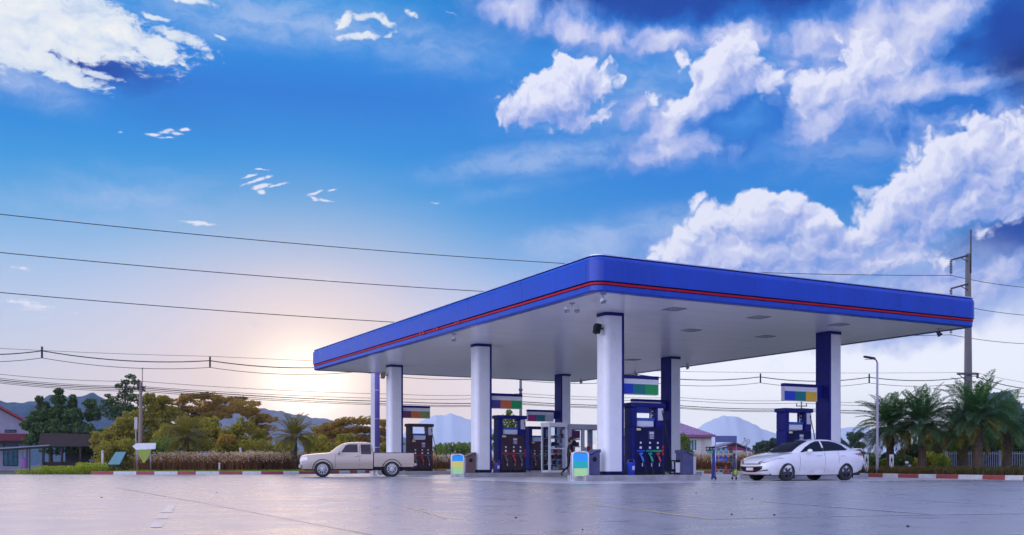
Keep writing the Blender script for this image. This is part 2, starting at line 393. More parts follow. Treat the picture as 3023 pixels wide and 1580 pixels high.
# ------------------------------------------------------------------ materials
MATS = {}
def mat(name, col, rough=0.5, metal=0.0, var=0.08, vscale=3.0, bump=0.0, bscale=20.0, coat=0.0, spec=0.5, streak=False, dirt=0.0, flake=False):
    if name in MATS: return MATS[name]
    m = bpy.data.materials.new(name); m.use_nodes = True
    g = NG(m.node_tree); b = g.n['Principled BSDF']
    c = tuple(col[:3]) + (1.0,)
    o = g.new('ShaderNodeTexCoord').outputs['Object']
    if streak: o2 = g.mapping(o, sc=(1, 1, 0.12))
    else: o2 = o
    n = g.noise(o2, vscale, 5, 0.6)
    lo = tuple(max(0, x * (1 - var)) for x in c[:3]) + (1,); hi = tuple(min(1, x * (1 + var)) for x in c[:3]) + (1,)
    cc = g.mix(g.ss(n, 0.3, 0.7), lo, hi)
    if dirt:
        d = g.noise(g.mapping(o, sc=(1, 1, .35)), vscale * 1.7, 7, 0.68)
        cc = g.mix(g.mul(g.ss(d, 0.5, 0.8), dirt), cc, (0.12, 0.10, 0.085, 1))
    g.put(b.inputs['Base Color'], cc)
    b.inputs['Metallic'].default_value = metal
    g.put(b.inputs['Roughness'], g.ss(n, 0.25, 0.75, max(0.02, rough * 0.85), min(1, rough * 1.15)))
    b.inputs['Specular IOR Level'].default_value = spec
    b.inputs['Coat Weight'].default_value = coat; b.inputs['Coat Roughness'].default_value = 0.06
    if bump:
        bp = g.new('ShaderNodeBump'); bp.inputs['Strength'].default_value = bump; bp.inputs['Distance'].default_value = 0.02
        g.put(bp.inputs['Height'], g.noise(o, bscale, 5, 0.6)); g.l.new(bp.outputs[0], b.inputs['Normal'])
    MATS[name] = m; return m
def leaf_mat(name, c1, c2, trans=0.35, rough=0.55, c3=None):
    m = bpy.data.materials.new(name); m.use_nodes = True
    g = NG(m.node_tree); b = g.n['Principled BSDF']; o = g.n['Material Output']
    gi = g.new('ShaderNodeNewGeometry')
    ob = g.new('ShaderNodeTexCoord').outputs['Object']
    n = g.noise(ob, 0.9, 4, 0.6)
    r = g.add(g.mul(gi.outputs['Random Per Island'], 0.6), g.ss(n, .3, .7, 0, .4))
    st = [(0.1, c1 + (1,)), (0.75, c2 + (1,))]
    if c3: st.append((0.96, c3 + (1,)))
    cc = g.ramp(r, st)
    g.put(b.inputs['Base Color'], cc); b.inputs['Roughness'].default_value = rough; b.inputs['Specular IOR Level'].default_value = 0.3
    tr = g.new('ShaderNodeBsdfTranslucent'); g.put(tr.inputs[0], g.mix(1.0, cc, (1.9, 1.75, .7, 1), 'MULTIPLY'))
    mx = g.new('ShaderNodeMixShader'); mx.inputs[0].default_value = trans
    g.l.new(b.outputs[0], mx.inputs[1]); g.l.new(tr.outputs[0], mx.inputs[2]); g.l.new(mx.outputs[0], o.inputs[0])
    MATS[name] = m; return m
def glass_mat(name, tint=(0.9, 0.95, 1.0), rough=0.02, dark=0.0):
    m = bpy.data.materials.new(name); m.use_nodes = True
    g = NG(m.node_tree); b = g.n['Principled BSDF']; o = g.n['Material Output']
    b.inputs['Base Color'].default_value = (0.01, 0.012, 0.016, 1); b.inputs['Roughness'].default_value = rough; b.inputs['IOR'].default_value = 1.5
    tr = g.new('ShaderNodeBsdfTransparent'); tr.inputs[0].default_value = tuple(tint) + (1,)
    mx = g.new('ShaderNodeMixShader')
    fr = g.new('ShaderNodeFresnel'); fr.inputs[0].default_value = 1.5
    g.put(mx.inputs[0], g.add(g.m('MULTIPLY', fr.outputs[0], 0.5), dark))
    g.l.new(tr.outputs[0], mx.inputs[1]); g.l.new(b.outputs[0], mx.inputs[2]); g.l.new(mx.outputs[0], o.inputs[0])
    MATS[name] = m; return m

white_panel = mat('white_panel', (0.80, 0.80, 0.81), 0.32, var=.03, dirt=.10, coat=.2)
white_paint = mat('white_paint', (0.78, 0.78, 0.79), 0.4, var=.04, dirt=.12)
navy = mat('navy_panel', (0.008, 0.010, 0.15), 0.4, var=.12, dirt=.05, spec=.22)
navy_dark = mat('navy_dark', (0.004, 0.005, 0.055), 0.45, var=.15, spec=.2)
black_plastic = mat('black_plastic', (0.009, 0.009, 0.014), 0.45, var=.2, spec=.25)
rubber = mat('rubber', (0.018, 0.018, 0.02), 0.75, var=.2, bump=.2)
grey_metal = mat('grey_metal', (0.34, 0.34, 0.38), 0.4, metal=.3, var=.1, dirt=.15)
dark_metal = mat('dark_metal', (0.06, 0.06, 0.07), 0.45, metal=.4, var=.15)
steel = mat('steel', (0.55, 0.55, 0.58), 0.3, metal=.9, var=.06)
chrome = mat('chrome', (0.75, 0.75, 0.78), 0.12, metal=1.0, var=.03)
slate = mat('slate_plastic', (0.085, 0.09, 0.19), 0.5, var=.1, dirt=.1, spec=.3)
pale_grey = mat('pale_grey', (0.58, 0.58, 0.62), 0.45, var=.06, dirt=.15)
concrete = mat('concrete', (0.36, 0.35, 0.36), 0.7, var=.18, vscale=2.0, bump=.3, bscale=30, dirt=.25)
pole_concrete = mat('pole_concrete', (0.15, 0.14, 0.14), 0.8, var=.2, vscale=3, bump=.3, streak=True)
cable_black = mat('cable_black', (0.015, 0.015, 0.018), 0.6)
c_blue = mat('colour_blue', (0.012, 0.05, 0.52), 0.35, var=.05)
c_teal = mat('colour_teal', (0.0, 0.21, 0.20), 0.35, var=.05)
c_green = mat('colour_green', (0.01, 0.36, 0.08), 0.35, var=.05)
c_orange = mat('colour_orange', (0.72, 0.18, 0.04), 0.35, var=.05)
c_yellow = mat('colour_yellow', (0.80, 0.48, 0.03), 0.35, var=.05)
c_magenta = mat('colour_magenta', (0.42, 0.02, 0.22), 0.35, var=.05)
c_maroon = mat('colour_maroon', (0.20, 0.05, 0.12), 0.35, var=.05)
c_indigo = mat('colour_indigo', (0.07, 0.06, 0.30), 0.35, var=.05)
c_sky = mat('colour_sky', (0.02, 0.40, 0.95), 0.35, var=.04)
c_mint = mat('colour_mint', (0.01, 0.52, 0.42), 0.35, var=.04)
c_lime = mat('colour_lime', (0.52, 0.86, 0.32), 0.35, var=.04)
c_lemon = mat('colour_lemon', (0.90, 0.82, 0.15), 0.35, var=.04)
c_red = mat('colour_red', (0.50, 0.02, 0.02), 0.4, var=.08)
kerb_white = mat('kerb_white', (0.60, 0.59, 0.57), 0.6, var=.1, dirt=.35, vscale=4)
kerb_red = mat('kerb_red', (0.32, 0.06, 0.05), 0.6, var=.15, dirt=.3, vscale=4)
clear_glass = glass_mat('clear_glass')
tint_glass = glass_mat('tint_glass', (0.13, 0.17, 0.20), 0.02, .15)

# ------------------------------------------------------------------ ground
def forecourt_mat():
    m = bpy.data.materials.new('forecourt_concrete'); m.use_nodes = True
    g = NG(m.node_tree); b = g.n['Principled BSDF']
    o = g.new('ShaderNodeTexCoord').outputs['Object']
    big = g.noise(o, 0.25, 5, .6); mid = g.noise(o, 1.4, 6, .65); fine = g.noise(o, 14, 6, .7); sp = g.noise(o, 60, 3, .6)
    c = g.ramp(g.add(g.mul(big, .5), g.mul(mid, .5)), [(0.3, (0.205, 0.202, 0.203, 1)), (0.5, (0.255, 0.252, 0.254, 1)), (0.7, (0.305, 0.30, 0.30, 1))])
    c = g.mix(g.ss(fine, .55, .8, 0, .5), c, (0.19, 0.185, 0.19, 1))
    c = g.mix(g.ss(sp, .62, .75, 0, .5), c, (0.13, 0.125, 0.13, 1))
    # tyre scuffs and oil drips
    st = g.noise(g.mapping(o, rot=(0, 0, R(28)), sc=(.25, 2.2, 1)), 0.9, 6, .65)
    c = g.mix(g.ss(st, .56, .75, 0, .5), c, (0.17, 0.165, 0.17, 1))
    oil = g.voro(g.vm('ADD', o, g.vm('MULTIPLY', g.noise(o, 2, 3, .5, color=True), (.5, .5, 0))), .55)
    c = g.mix(g.ss(oil, .16, .05, 0, .6), c, (0.09, 0.088, 0.09, 1))
    jx, jy, jz = g.sep(g.mapping(o, rot=(0, 0, R(-28))))
    jt = g.m('MINIMUM', g.m('ABSOLUTE', g.sub(g.m('FRACT', g.mul(g.add(jx, g.mul(fine, .02)), 1 / 5.2)), .5)), g.m('ABSOLUTE', g.sub(g.m('FRACT', g.mul(g.add(jy, g.mul(fine, .02)), 1 / 5.2)), .5)))
    c = g.mix(g.mul(g.m('LESS_THAN', jt, .0016), .16), c, (.07, .065, .065, 1))
    g.put(b.inputs['Base Color'], c)
    g.put(b.inputs['Roughness'], g.ss(g.add(g.mul(big, .4), g.mul(mid, .6)), .35, .65, .24, .36))
    b.inputs['Specular IOR Level'].default_value = 0.85
    bp = g.new('ShaderNodeBump'); bp.inputs['Strength'].default_value = .085; bp.inputs['Distance'].default_value = .012
    g.put(bp.inputs['Height'], g.add(g.mul(mid, 1.2), g.add(g.mul(fine, .5), g.mul(sp, .2)))); g.l.new(bp.outputs[0], b.inputs['Normal'])
    return m
def earth_mat():
    m = bpy.data.materials.new('earth'); m.use_nodes = True
    g = NG(m.node_tree); b = g.n['Principled BSDF']
    o = g.new('ShaderNodeTexCoord').outputs['Object']
    n = g.noise(o, .08, 8, .65); f = g.noise(o, 3, 6, .7)
    c = g.ramp(g.add(g.mul(n, .6), g.mul(f, .4)), [(.3, (.035, .05, .018, 1)), (.5, (.06, .075, .025, 1)), (.7, (.10, .085, .045, 1))])
    g.put(b.inputs['Base Color'], c); b.inputs['Roughness'].default_value = .95
    return m
mfore = forecourt_mat(); mearth = earth_mat()
tag(MB().quad((-2400, -250, -0.02), (2400, -250, -0.02), (2400, 2500, -0.02), (-2400, 2500, -0.02)).build('ground', mearth), kind='structure')

KL = [(-60, 58.0), (-40, 55.8), (-23.2, 54.8), (-15, 55.2), (-11.8, 57.0), (-10.0, 60.5), (-8.0, 66.0), (-3.0, 70.0), (3.0, 70.5), (8.0, 67.0), (11.5, 60.0), (14.0, 51.0), (15.6, 45.0), (17.0, 40.5), (18.5, 36.5), (22, 32.5), (60, 20)]
def smooth_path(pts, step=0.5):
    """Catmull-Rom through the points, then even spacing"""
    P_ = [Vector((p[0], p[1], 0)) for p in pts]; out = []
    for i in range(len(P_) - 1):
        p0, p1, p2, p3 = P_[max(i - 1, 0)], P_[i], P_[i + 1], P_[min(i + 2, len(P_) - 1)]
        for k in range(24):
            t = k / 24.0
            out.append(0.5 * ((2 * p1) + (p2 - p0) * t + (2 * p0 - 5 * p1 + 4 * p2 - p3) * t * t + (3 * p1 - p0 - 3 * p2 + p3) * t ** 3))
    out.append(P_[-1])
    res = [out[0]]; acc = 0
    for a, b in zip(out, out[1:]):
        d = (b - a).length
        while acc + d >= step:
            a = a + (b - a) * ((step - acc) / d); res.append(a.copy()); d = (b - a).length; acc = 0
        acc += d
    return res
kpath = smooth_path(KL, 0.25)
fo = [(p.x, p.y, 0) for p in kpath] + [(60, -60, 0), (-60, -60, 0)]
tag(MB().poly(fo).build('forecourt', mfore), kind='structure')

def bounce_slab_mat():
    m = bpy.data.materials.new('bounce_concrete'); m.use_nodes = True
    g = NG(m.node_tree); b = g.n['Principled BSDF']; o = g.new('ShaderNodeTexCoord').outputs['Object']
    n = g.noise(o, .9, 7, .66); f = g.noise(o, 16, 5, .7); dr = g.voro(g.vm('ADD', o, g.vm('MULTIPLY', g.noise(o, 2, 3, .5, color=True), (.6, .6, 0))), .5)
    c = g.ramp(n, [(.3, (.46, .45, .45, 1)), (.7, (.60, .585, .58, 1))]); c = g.mix(g.ss(f, .55, .8, 0, .35), c, (.30, .29, .29, 1)); c = g.mix(g.ss(dr, .22, .04, 0, .6), c, (.13, .125, .125, 1))
    g.put(b.inputs['Base Color'], c); g.put(b.inputs['Roughness'], g.ss(n, .3, .7, .3, .45)); b.inputs['Specular IOR Level'].default_value = .7
    return m
ap = MB().box(-.6, 18.1, -.6, 30.2, -.05, .006).build('soffit_bounce_slab', bounce_slab_mat()); ap.location = A0; ap.rotation_euler = (0, 0, CANR); tag(ap, kind='structure')  # pale slab added under the canopy to bounce light onto the soffit

def kerb(path, w=.16, h=.17, seglen=1.15):
    mb = MB(); n = len(path); acc = 0; secs = []
    for i, p in enumerate(path):
        t = (path[min(i + 1, n - 1)] - path[max(i - 1, 0)]).normalized(); nn = Vector((-t.y, t.x, 0))
        secs.append([p + nn * a + Vector((0, 0, z)) for a, z in ((0, -.02), (.015, h - .02), (.04, h), (w, h), (w, -.02))])
    for i in range(n - 1):
        acc = i * 0.25
        mb._add(secs[i] + secs[i + 1], [(k, k + 1, 5 + k + 1, 5 + k) for k in range(4)], int(acc / seglen) % 2)
    return mb
i0 = min(range(len(kpath)), key=lambda i: abs(kpath[i].x + 23.2))
tag(kerb(kpath[i0:]).build('kerb', [kerb_red, kerb_white]), kind='structure')
# raised planting strip behind the kerb
strip_in, strip_out = [], []
for i, p in enumerate(kpath[i0:]):
    q = kpath[i0:]
    t = (q[min(i + 1, len(q) - 1)] - q[max(i - 1, 0)]).normalized(); nn = Vector((-t.y, t.x, 0))
    strip_in.append(p + nn * .16); strip_out.append(p + nn * 9.0)
mlawn = bpy.data.materials.new('lawn_soil'); mlawn.use_nodes = True
_g = NG(mlawn.node_tree); _o = _g.new('ShaderNodeTexCoord').outputs['Object']
_g.put(_g.n['Principled BSDF'].inputs['Base Color'], _g.ramp(_g.noise(_o, 1.5, 7, .7), [(.3, (.06, .09, .02, 1)), (.55, (.12, .16, .035, 1)), (.75, (.16, .15, .06, 1))]))
_g.n['Principled BSDF'].inputs['Roughness'].default_value = .95
lm = MB()
lm._add(strip_in + strip_out, [(i, i + 1, len(strip_in) + i + 1, len(strip_in) + i) for i in range(len(strip_in) - 1)])
for k in range(len(lm.v)): lm.v[k] = (lm.v[k][0], lm.v[k][1], .13 if k < len(strip_in) else .10)
tag(lm.build('lawn', mlawn), kind='structure')

# painted lines and joints on the forecourt
line_white = mat('line_white', (0.40, 0.39, 0.38), 0.34, var=.25, vscale=6, dirt=.45, spec=.85)
line_yellow = mat('line_yellow', (0.55, 0.44, 0.20), 0.34, var=.25, vscale=6, dirt=.5, spec=.85)
joint_dark = mat('joint_dark', (0.13, 0.115, 0.11), 0.45, var=.3, vscale=5, spec=.8)
def G(px, py): D = F * H / (py - YH); return Vector(((px - CX) / F * D, D, 0))
def stroke(name, a, b, w, m, z=.004, wob=.0):
    a, b = Vector(a), Vector(b); t = (b - a).normalized(); nn = Vector((-t.y, t.x, 0)); n = max(2, int((b - a).length / .35)); mb = MB()
    rr = random.Random(int(abs(a.x * 100)) + int(a.y)); ps = []
    for i in range(n + 1):
        p = a + (b - a) * i / n + nn * rr.uniform(-wob, wob); k = w * rr.uniform(.75, 1.1) / 2
        ps.append((p - nn * k + Vector((0, 0, z)), p + nn * k + Vector((0, 0, z))))
    for (p, q), (r, s) in zip(ps, ps[1:]): mb.quad(p, r, s, q)
    return tag(mb.build(name, m), kind='structure')
stroke('road_marking', G(1740, 1488), G(2100, 1533), .09, line_yellow)
stroke('road_marking', G(2110, 1533), G(2400, 1526), .07, line_white, .0045)
stroke('road_marking', G(2450, 1525), G(3200, 1514), .07, line_white, .0045)
stroke('road_marking', G(2250, 1482), G(2420, 1493), .10, line_white, .005)
stroke('road_marking', G(2450, 1496), G(2760, 1520), .10, line_white, .0055)
stroke('road_marking', G(2660, 1474), G(2960, 1492), .10, line_white)
stroke('pavement_joint', G(340, 1440), G(590, 1484), .03, joint_dark, .003, .01)
stroke('pavement_joint', G(590, 1484), G(1150, 1590), .014, joint_dark, .0034, .004)
stroke('pavement_joint', G(1150, 1482), G(1320, 1532), .03, line_yellow, .0034, .01)
for a, b, w in (((508, 1492), (490, 1514), .13), ((486, 1520), (478, 1532), .12), ((470, 1542), (458, 1558), .11)):
    stroke('road_marking', G(*a), G(*b), w, line_white, .004, .01)
# leaves and pebbles blown onto the concrete
rr = random.Random(5); mb = MB()
for px, py in ((1523, 1530), (2220, 1474), (2286, 1522), (2055, 1457), (2628, 1422), (1750, 1422), (490, 1456), (640, 1455), (2680, 1556), (2160, 1520), (300, 1470), (1720, 1565)):
    p = G(px, py); s = rr.uniform(.009, .018)
    mb.ball((p.x, p.y, s * .5), (s, s * .8, s * .55), 6)
tag(mb.build('litter', mat('dry_leaf', (.035, .025, .02), .8)), kind='stuff')

# ------------------------------------------------------------------ far hills
def hill_mat(nm, c1, c2, rough_=1.0):
    m = bpy.data.materials.new(nm); m.use_nodes = True
    g = NG(m.node_tree); b = g.n['Principled BSDF']
    o = g.new('ShaderNodeTexCoord').outputs['Object']
    n = g.noise(o, .03, 9, .68)
    g.put(b.inputs['Base Color'], g.ramp(n, [(.3, c1), (.7, c2)])); b.inputs['Roughness'].default_value = 1
    bp = g.new('ShaderNodeBump'); bp.inputs['Strength'].default_value = rough_; bp.inputs['Distance'].default_value = 5
    g.put(bp.inputs['Height'], g.noise(o, .08, 7, .65)); g.l.new(bp.outputs[0], b.inputs['Normal'])
    return m
mhill = hill_mat('hill_forest_haze_blue', (.012, .055, .10, 1), (.028, .085, .13, 1)); mfar = hill_mat('hill_haze_pale', (.46, .53, .60, 1), (.50, .57, .64, 1), .15)  # haze painted in: blue tint on the near forest, paling of the far hills
def hill(skyline, D, depth, seed, m=None):
    """skyline: (column, row) of the ridge; a ridge mesh with front and back slopes"""
    rs = np.random.RandomState(seed); xs = np.linspace(skyline[0][0], skyline[-1][0], 150)
    zs = np.interp(xs, [p[0] for p in skyline], [p[1] for p in skyline])
    ridge = [W(x, D, max(2, ZY(z, D))) for x, z in zip(xs, zs)]
    rough = np.zeros(150)
    for k in (4, 9, 19, 41): rough += rs.uniform(-1, 1, k + 2)[np.clip((np.arange(150) / 150 * k).astype(int), 0, k)] / k
    secs = []
    prof = [(-1, 0.0), (-.72, .22), (-.45, .5), (-.22, .8), (-.06, .975), (0, 1), (.1, .97), (.4, .6), (1, 0)]
    sm = np.convolve(rough, np.ones(5) / 5, 'same')
    vs = []
    for j, (t, h) in enumerate(prof):
        for i, p in enumerate(ridge):
            hh = p.z * h * (1 + (.010 * math.sin(i * .55 + j * 1.3) + .007 * math.sin(i * 1.31 + 1 + j * 2.1) if 0 < h else 0) + ((.10 if m is mfar else .35) * sm[(i + j * 7) % 150] if 0 < h < 1 else sm[i] * .05))
            vs.append((p.x * (1 + t * depth / D * .6), p.y + t * depth, hh - (3 if h == 0 else 0)))
    fs = [(j * 150 + i, j * 150 + i + 1, (j + 1) * 150 + i + 1, (j + 1) * 150 + i) for j in range(len(prof) - 1) for i in range(149)]
    o = fast_mesh('hill', vs, fs, m or mhill, smooth=True); tag(o, kind='structure'); return o
hill([(-700, 1230), (-300, 1190), (0, 1181), (70, 1188), (110, 1180), (155, 1163), (200, 1172), (235, 1170), (275, 1156), (300, 1172), (345, 1195), (420, 1225), (520, 1262), (620, 1300), (700, 1360)], 620, 150, 1)
hill([(-500, 1250), (-100, 1215), (40, 1198), (90, 1196), (140, 1215), (230, 1228), (330, 1240), (460, 1290), (560, 1350)], 450, 90, 2)
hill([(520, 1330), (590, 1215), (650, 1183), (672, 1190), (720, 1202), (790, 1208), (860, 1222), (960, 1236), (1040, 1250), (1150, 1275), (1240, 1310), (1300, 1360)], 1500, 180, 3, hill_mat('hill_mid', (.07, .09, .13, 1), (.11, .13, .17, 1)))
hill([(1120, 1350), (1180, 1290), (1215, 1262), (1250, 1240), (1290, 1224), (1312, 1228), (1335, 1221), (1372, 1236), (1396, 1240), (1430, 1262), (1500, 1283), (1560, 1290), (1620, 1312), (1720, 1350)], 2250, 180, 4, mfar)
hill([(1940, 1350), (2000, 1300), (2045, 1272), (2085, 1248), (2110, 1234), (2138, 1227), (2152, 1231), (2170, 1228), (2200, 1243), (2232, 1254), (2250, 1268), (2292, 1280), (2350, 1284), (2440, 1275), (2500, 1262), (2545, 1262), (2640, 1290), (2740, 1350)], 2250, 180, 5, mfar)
hill([(2780, 1350), (2850, 1240), (2915, 1178), (2950, 1163), (2985, 1168), (3010, 1195), (3060, 1250), (3140, 1350)], 420, 70, 6)

# ------------------------------------------------------------------ canopy
CU, CV, CH = 17.5, 29.6, 1.08
def fascia_mat():
    m = bpy.data.materials.new('fascia_blue'); m.use_nodes = True
    g = NG(m.node_tree); b = g.n['Principled BSDF']
    o = g.new('ShaderNodeTexCoord').outputs['Object']
    x, y, z = g.sep(o)
    n = g.noise(g.mapping(o, sc=(1, 1, .2)), 1.2, 6, .65); f = g.noise(o, .35, 3, .5)
    # joints between the metal sheets
    sx = g.m('ABSOLUTE', g.sub(g.m('FRACT', g.mul(g.add(x, 1.3), 1 / 3.05)), .5)); sy = g.m('ABSOLUTE', g.sub(g.m('FRACT', g.mul(g.add(y, .9), 1 / 2.45)), .5))
    seam = g.m('MAXIMUM', g.m('LESS_THAN', sx, .0022), g.m('LESS_THAN', sy, .0045))
    c = g.mix(g.ss(n, .3, .75), (.0, .042, .38, 1), (.0, .056, .48, 1))
    c = g.mix(g.ss(g.noise(g.mapping(o, sc=(1, 1, .15)), 3, 7, .7), .55, .8, 0, .35), c, (.02, .03, .22, 1))
    c = g.mix(g.mul(seam, .6), c, (.01, .012, .05, 1))
    g.put(b.inputs['Base Color'], c)
    g.put(b.inputs['Roughness'], g.ss(n, .3, .7, .26, .38)); b.inputs['Specular IOR Level'].default_value = .38; b.inputs['Coat Weight'].default_value = .2; b.inputs['Coat Roughness'].default_value = .15
    bp = g.new('ShaderNodeBump'); bp.inputs['Strength'].default_value = .25; bp.inputs['Distance'].default_value = .02
    g.put(bp.inputs['Height'], g.add(g.mul(f, 1.0), g.mul(seam, -.5))); g.l.new(bp.outputs[0], b.inputs['Normal'])
    return m
def soffit_mat():
    m = bpy.data.materials.new('soffit_white'); m.use_nodes = True
    g = NG(m.node_tree); b = g.n['Principled BSDF']
    o = g.new('ShaderNodeTexCoord').outputs['Object']
    x, y, z = g.sep(o)
    s = g.m('ABSOLUTE', g.sub(g.m('FRACT', g.mul(y, 1 / .30)), .5))
    seam = g.ss(s, .47, .5)
    n = g.noise(g.mapping(o, sc=(.25, 2.0, 1)), 1.0, 6, .6)
    c = g.mix(g.ss(n, .3, .7), (.88, .87, .91, 1), (.90, .89, .93, 1))
    c = g.mix(g.mul(seam, .10), c, (.40, .40, .48, 1))
    g.put(b.inputs['Base Color'], c); g.put(b.inputs['Roughness'], g.ss(n, .3, .7, .24, .27)); b.inputs['Specular IOR Level'].default_value = 1.0
    bp = g.new('ShaderNodeBump'); bp.inputs['Strength'].default_value = .02; bp.inputs['Distance'].default_value = .01
    g.put(bp.inputs['Height'], g.sub(g.noise(o, .8, 3, .5), g.mul(seam, .08))); g.l.new(bp.outputs[0], b.inputs['Normal'])
    return m
m_fascia = fascia_mat(); m_soffit = soffit_mat()
m_stripe = mat('stripe_red', (0.42, 0.002, 0.03), .4, var=.1, spec=.2)
m_trim = mat('trim_light', (0.55, 0.62, 0.80), .25, metal=.5, var=.05)
canopy = thing('fuel_canopy', 'large flat filling station canopy with blue fascia and red stripe on six columns', 'canopy', (A0.x, A0.y, 0), CANR)
def loop(off, r=.42, n=7):
    """rounded rectangle outline of the canopy, pushed outwards by off"""
    pts = []
    for cx_, cy_, a0 in ((r, r, 180), (CU - r, r, 270), (CU - r, CV - r, 0), (r, CV - r, 90)):
        for k in range(n + 1):
            a = R(a0 + 90 * k / n); pts.append((cx_ + (r + off) * math.cos(a), cy_ + (r + off) * math.sin(a)))
    return pts
def sweep(prof, closed=True):
    mb = MB(); L = [loop(o) for o, z in prof]; n = len(L[0])
    secs = [[Vector((p[0], p[1], z)) for p in L[i]] for i, (o, z) in enumerate(prof)]
    mb.loft(secs, sm=False, closed=True, cap=False); return mb
z0 = ZS
sweep([(-.5, z0 + .30), (-.02, z0 + .30), (0, z0 + .30), (.0, z0 + .92), (-.02, z0 + .99), (-.06, z0 + 1.04), (-.12, z0 + 1.07), (-.22, z0 + 1.08), (-.5, z0 + 1.08), (-.5, z0 + .30)]).build('fascia_panel', m_fascia, canopy)
sweep([(-.6, z0 + .195), (-.035, z0 + .195), (-.035, z0 + .262), (-.6, z0 + .262)]).build('red_stripe', m_stripe, canopy)
sweep([(-.3, z0 - .02), (-.10, z0 - .02), (-.075, z0 + .0), (-.06, z0 + .02), (-.06, z0 + .172), (-.3, z0 + .172)]).build('lower_band', m_fascia, canopy)
sweep([(-.36, z0 + 1.083), (-.05, z0 + 1.083), (-.05, z0 + 1.115), (-.36, z0 + 1.115), (-.36, z0 + 1.083)]).build('top_trim', m_trim, canopy)
L = loop(-.31)
mb = MB(); mb.prism([Vector((p[0], p[1], z0 + .0)) for p in L], (0, 0, .05)); mb.build('soffit', m_soffit, canopy)
L = loop(-.55); mb = MB(); mb.prism([Vector((p[0], p[1], z0 + .78)) for p in L], (0, 0, .2)); mb.build('roof_deck', pale_grey, canopy)

def column(u, v, side):
    """side=+1: blue panel on the +u face (front row); -1: on the -u face"""
    h = .36; r = .20; zb, zt = .2, z0
    pts = []
    ou = -side
    # outline of the white cladding with two rounded outer corners
    for sx, sy, a0 in ((ou, -1, 0), (ou, 1, 0)):
        cx_, cy_ = sx * (h - r), sy * (h - r)
        angs = [math.atan2(sy, 0), math.atan2(0, sx)] if sy < 0 else [math.atan2(0, sx), math.atan2(sy, 0)]
        a, b = angs
        d = b - a
        while d > PI: d -= 2 * PI
        while d < -PI: d += 2 * PI
        for k in range(7): pts.append((cx_ + r * math.cos(a + d * k / 6), cy_ + r * math.sin(a + d * k / 6)))
    pts.append((side * .29, h)); pts.append((side * .29, -h))
    mb = MB(); mb.loft([[Vector((u + p[0], v + p[1], z)) for p in pts] for z in (zb, zt)], sm=True)
    c = mb.build('column', white_panel, canopy)
    es = c.modifiers.new('edge', 'EDGE_SPLIT'); es.split_angle = R(40)
    mb = MB(); a, b = sorted((side * .292, side * .385)); mb.box(u + a, u + b, v - .375, v + .375, zb, zt); mb.build('side_panel', navy, c, bevel=.012)
    def ring(z1, z2, e):
        mb = MB(); mb.loft([[Vector((u + p[0] * (1 + e / .36), v + p[1] * (1 + e / .36), z)) for p in pts] for z in (z1, z2)], sm=False); return mb
    ring(zt - .115, zt - .003, .02).build('cap', navy, c); ring(zb + .003, zb + .13, .018).build('plinth', navy_dark, c)
COLS = [(3.1, 3.9, 1), (3.1, 14.2, 1), (3.1, 24.75, 1), (13.7, 3.95, -1), (13.8, 14.5, -1), (13.95, 25.2, -1)]
for u, v, s in COLS: column(u, v, s)
# faded red letters left on the worn stripe
for v, w in ((9.7, .10), (9.95, .08), (11.75, .12), (12.05, .07), (13.2, .14), (13.5, .12)):
    mb = MB(); mb.prism([(-.004, v, z0 + .17), (-.004, v + w, z0 + .17), (-.004, v + w + .12, z0 + .285), (-.004, v + .12, z0 + .285)], (-.004, 0, 0)); mb.build('stripe_letter', mat('letter_red', (.55, .02, .02), .5), canopy)

# fittings under the canopy
def canopy_uv(px, py, z=ZS):
    D = F * (z - H) / (YH - py); X = (px - CX) / F * D; d = Vector((X - A0.x, D - A0.y, 0))
    return CA * d.x + SA * d.y, -SA * d.x + CA * d.y
fl_lab = ['white floodlight under the canopy edge nearest the rounded blue corner', 'white twin floodlight under the left canopy edge in front of the front column', 'pale floodlight under the left canopy edge before the second column',
          'small floodlight at the far right canopy edge beside the blue and white second right column', 'small floodlight at the far canopy edge above the blue and green sign', 'small floodlight at the farthest right canopy edge above the kiosk', 'dark floodlight under the right end of the canopy by the utility pole']
def floodlight(u, v, rz, m, lab, twin=False):
    p = UV(u, v, ZS); t = thing('floodlight', lab, 'floodlight', p, CANR + rz, 'floodlights under the canopy')
    mb = MB(); mb.box(-.09, .09, -.06, .06, -.03, 0); mb.tube([(0, 0, -.02), (0, 0, -.14)], .018, 6); mb.build('bracket', grey_metal, t)
    for k in ((-1, 1) if twin else (0,)):
        M = T(k * .17, 0, -.2) @ Matrix.Rotation(R(-35), 4, 'X')
        mb = MB(); mb.lathe([(.045, .1), (.07, .06), (.085, -.02), (.10, -.08), (.10, -.09)], 12, M @ Matrix.Rotation(0, 4, 'X')); mb.build('lamp_body', m, t)
        mb = MB(); mb.lathe([(.092, -.092), (.05, -.098), (.0, -.1)], 12, M); mb.build('lens', clear_glass, t)
for (u, v, rz, m, tw), lab in zip(((.62, .5, 0, white_paint, False), (.72, 2.5, -.6, white_paint, True), (.5, 11.3, -.6, white_paint, False), (16.4, 16.6, 1.2, grey_metal, False), (16.5, 21.5, 1.2, grey_metal, False), (16.4, 27.2, 1.2, grey_metal, False), (16.6, 1.1, .5, dark_metal, False)), fl_lab):
    floodlight(u, v, rz, m, lab, tw)
vl = ['recessed square light in the soffit nearest the right end of the canopy', 'recessed square light in the soffit in front of the right column', 'recessed square light in the soffit between front and right columns, nearer the fascia',
      'recessed square light in the soffit above the blue-green sign of the front column', 'recessed square light in the soffit left of the right column, farther in', 'recessed square light in the soffit behind the front column']
